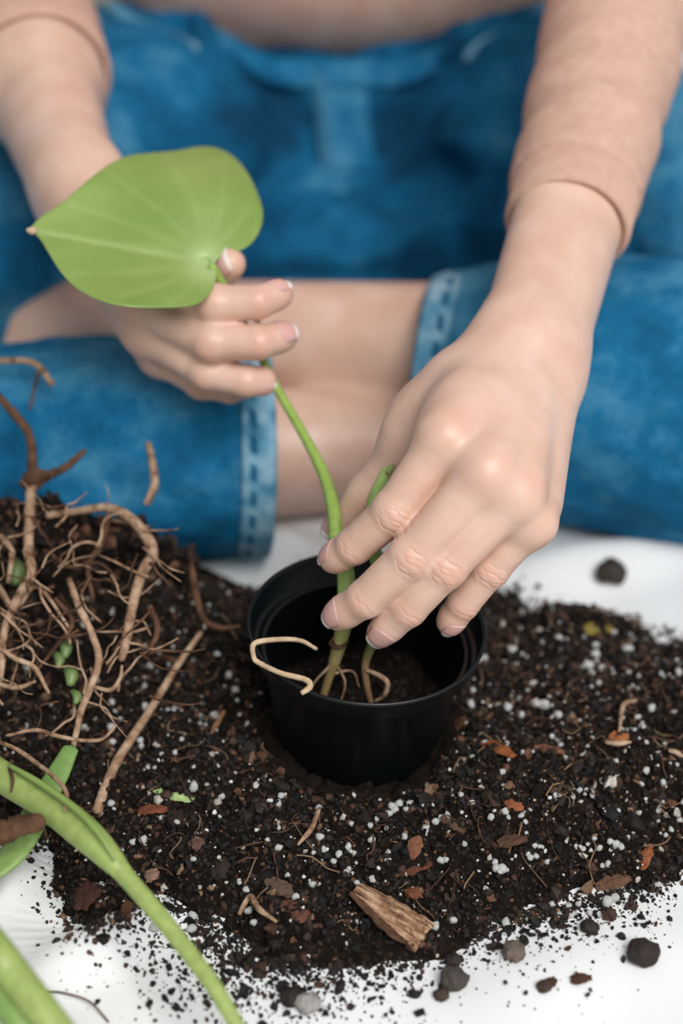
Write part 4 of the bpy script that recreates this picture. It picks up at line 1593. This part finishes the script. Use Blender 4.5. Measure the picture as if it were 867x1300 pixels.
def wrap(name, fld, v, q, off, m, parent, thick, wearv=0.0):
    """lay a patch of points on a field surface and give it thickness"""
    v = project(fld, v, 6, off)
    g_ = nrm(ngrad(fld, v))
    top = v + g_ * thick
    low = v - g_ * .003
    n_ = len(v)
    e = np.sort(np.stack([q, np.roll(q, -1, 1)], -1).reshape(-1, 2), 1)
    ed = np.stack([q, np.roll(q, -1, 1)], -1).reshape(-1, 2)
    _, inv, ct = np.unique(e, axis=0, return_inverse=True, return_counts=True)
    bd = ed[ct[inv.ravel()] == 1]
    sd_ = np.stack([bd[:, 1], bd[:, 0], bd[:, 0] + n_, bd[:, 1] + n_], -1)
    return obj(name, mesh(name, np.vstack([top, low]), np.vstack([q, q[:, ::-1] + n_, sd_]), True, {'wear_shade': np.broadcast_to(wearv, (2 * n_,))}), m, parent)


for hem, hd, r1 in ((FRONT_HEM, HDF, .061), (HEM_B, HDB, .062)):
    # hem: doubled cloth at the leg opening, slightly roped
    u = nrm(np.cross(hd, [0, 0, 1.]))
    w2 = np.cross(u, hd)
    nn, k2 = 130, 7
    vs = np.array([hem - hd * (.0005 + .017 * t) + (u * math.cos(a_) + w2 * math.sin(a_)) * (r1 + .004) for t in np.linspace(0, 1, k2) for a_ in np.linspace(0, 2 * math.pi, nn, endpoint=False)])
    i_ = np.arange(k2 - 1)[:, None] * nn
    j_ = np.arange(nn)[None]
    q_ = np.stack([i_ + j_, i_ + nn + j_, i_ + nn + (j_ + 1) % nn, i_ + (j_ + 1) % nn], -1).reshape(-1, 4)
    T_, K_ = np.meshgrid(np.arange(k2), np.arange(nn), indexing='ij')
    rope = .22 * vnoise(np.stack([K_ * .37, T_ * .5, 0 * K_], -1).reshape(-1, 3)).reshape(K_.shape)
    hw = np.where((T_ == 4) & (K_ % 5 < 3), -.34, .10 + rope).ravel()
    o = wrap('hem', jeans_f, vs, q_, .0006, M_denim2, jeans, .0016, np.concatenate([hw, hw]))
    tag(o, 'lighter worn hem')


def patch_px(x_a, x_b, y_a, y_b, nx_, ny_, d0=.95):
    vs = np.array([P(x, y, d0) for x in np.linspace(x_a, x_b, nx_) for y in np.linspace(y_a, y_b, ny_)])
    return vs, grid_faces(nx_, ny_)[:, ::-1]


# waistband follows the top of the jeans
nn, k2 = 140, 5
vs = []
for t in np.linspace(0, 1, k2):
    for a_ in np.linspace(0, 2 * math.pi, nn, endpoint=False):
        vs.append(A([.166 * math.cos(a_), .575 + .105 * math.sin(a_), 0.145 + .024 * t - .12 * (.07 + .105 * math.sin(a_))]))
i_ = np.arange(k2 - 1)[:, None] * nn
j_ = np.arange(nn)[None]
q_ = np.stack([i_ + j_, i_ + (j_ + 1) % nn, i_ + nn + (j_ + 1) % nn, i_ + nn + j_], -1).reshape(-1, 4)
wrap('waistband', jeans_f, np.array(vs), q_, .002, M_denim, jeans, .0025, .02)


def strip_on(name, pts, width, thick, m, wearv, off=.001):
    """a strip of cloth following points on the front of the jeans"""
    pts = catmull(np.array(pts, float), 8)
    t = nrm(np.gradient(pts, axis=0))
    lt = nrm(np.cross(t, A([0, -1., .3])))
    vs = np.stack([pts + lt * s_ * width for s_ in (-.5, -.25, 0, .25, .5)], 1).reshape(-1, 3)
    return wrap(name, jeans_f, vs, grid_faces(len(pts), 5)[:, ::-1], off, m, jeans, thick, wearv)


strip_on('fly', [P(428, 88, .95), P(436, 170, .955), P(446, 250, .965), P(452, 300, .975)], .036, .003, M_denim, .07)
strip_on('fly_seam', [P(405, 88, .95), P(414, 170, .955), P(424, 250, .965)], .004, .0045, M_denim2, -.2)
for x in (245, 590):
    strip_on('belt_loop', [P(x, 42, .955), P(x + 1, 70, .95), P(x + 2, 100, .95)], .011, .0055, M_denim, -.15)
strip_on('pocket_seam', [P(150, 30, .96), P(175, 75, .95), P(235, 100, .94)], .007, .003, M_denim2, .1)
strip_on('pocket_seam', [P(695, 30, .96), P(670, 75, .95), P(610, 100, .94)], .007, .003, M_denim2, .1)

# ---- knit top
CUFF_R = MID_R + nrm(MID_R - EL_R) * .014
CUFF_L = EL_L * .06 + MID_L * .94
cdR = nrm(MID_R - EL_R)
cdL = nrm(MID_L - EL_L)


def sleeve_core(p):
    d = None
    for s, el, md, cuff, hd, ro, re_ in ((0, EL_L, MID_L, CUFF_L, cdL, .0405, .043), (1, EL_R, MID_R, CUFF_R, cdR, .0300, .0400)):
        u = rcone(p, SH[s], el, .050, re_)
        u = smin(u, rcone(p, el, cuff + hd * .05, re_, ro - .001), .012)
        d = u if d is None else np.minimum(d, u)
    return d


def top_f(p):
    d = ellip(p, (0, .555, .37), (.142, .098, .15))
    d = smin(d, ellip(p, (0, .500, .49), (.160, .090, .092)), .05)
    d = smax(d, .275 - p[:, 2] + .1 * (p[:, 1] - .5), .008)
    for s in (0, 1):
        d = smin(d, rcone(p, A([0, .47, .53]), SH[s], .055, .05), .03)
    d = smax(d, (p - A([0, .45, .60])) @ nrm(A([0, -.4, 1.])), .008)
    d = smin(d, sleeve_core(p), .025)
    for cuff, hd, ro in ((CUFF_L, cdL, .0405), (CUFF_R, cdR, .0300)):
        near = (np.linalg.norm(p - cuff, axis=1) < .13)
        pl = (p - (cuff - hd * .022)) @ hd
        d = np.where(near, smax(d, pl, .002), d)
        inner = rcone(p, cuff - hd * .05, cuff + hd * .05, ro - .008, ro - .0035)
        d = smax(d, -inner, .002)
    return d


lo = np.minimum(np.minimum(EL_L, EL_R), CUFF_L) - .07
lo[2] = .10
lo[1] = .12
vt, qt = nets(top_f, (-.30, .12, .10), (.30, .70, .70), .0042)
gt = nrm(ngrad(top_f, vt))
al = (vt - EL_R) @ nrm(EL_R - CUFF_R)
amp = np.zeros(len(vt))
for el, cuff in ((EL_R, CUFF_R), (EL_L, CUFF_L)):
    ax_ = nrm(cuff - el)
    u = (vt - el) @ ax_
    ll = np.linalg.norm(cuff - el) - .02
    win = np.clip((ll - u) / .02, 0, 1) * np.clip((u + .1) / .05, 0, 1) * (np.linalg.norm(vt - el - np.outer(u, ax_), axis=1) < .07)
    tilt = (vt - el) @ nrm(np.cross(ax_, [0, 0, 1.]))
    amp += win * (.0011 * np.sin((u + .35 * tilt) * 120 + 2.0 * vnoise(vt * 25)) + .0005 * np.sin((u - .3 * tilt) * 240 + 1))
vt = vt + gt * amp[:, None]
topo = obj('knit_top', mesh('knit_top', vt, qt), M_knit, person)
for cuff, hd, ro, n_r in ((CUFF_R, cdR, .0300, 84), (CUFF_L, cdL, .0405, 96)):
    u = nrm(np.cross(hd, [0, 0, 1.]))
    w2 = np.cross(u, hd)
    nn = n_r * 4
    pr = [(-.0245, -.0004), (-.022, .0006), (-.010, .0003), (-.002, .0003), (.0002, -.0006), (.0003, -.0022), (-.002, -.0034), (-.02, -.0040)]
    vs = []
    for t, h in pr:
        for k in range(nn):
            a_ = 2 * math.pi * k / nn
            rib = .00035 * math.cos(2 * math.pi * k / 4) if h > -.002 else 0
            rr_ = ro + h + rib - .0006 * (t + .024) / .024
            vs.append(cuff + hd * (t + .0015 * math.sin(2 * a_ + 1)) + (u * math.cos(a_) + w2 * math.sin(a_)) * rr_)
    i_ = np.arange(len(pr) - 1)[:, None] * nn
    j_ = np.arange(nn)[None]
    q_ = np.stack([i_ + j_, i_ + (j_ + 1) % nn, i_ + nn + (j_ + 1) % nn, i_ + nn + j_], -1).reshape(-1, 4)
    obj('cuff', mesh('cuff', np.array(vs), q_[:, ::-1]), M_knit, topo)
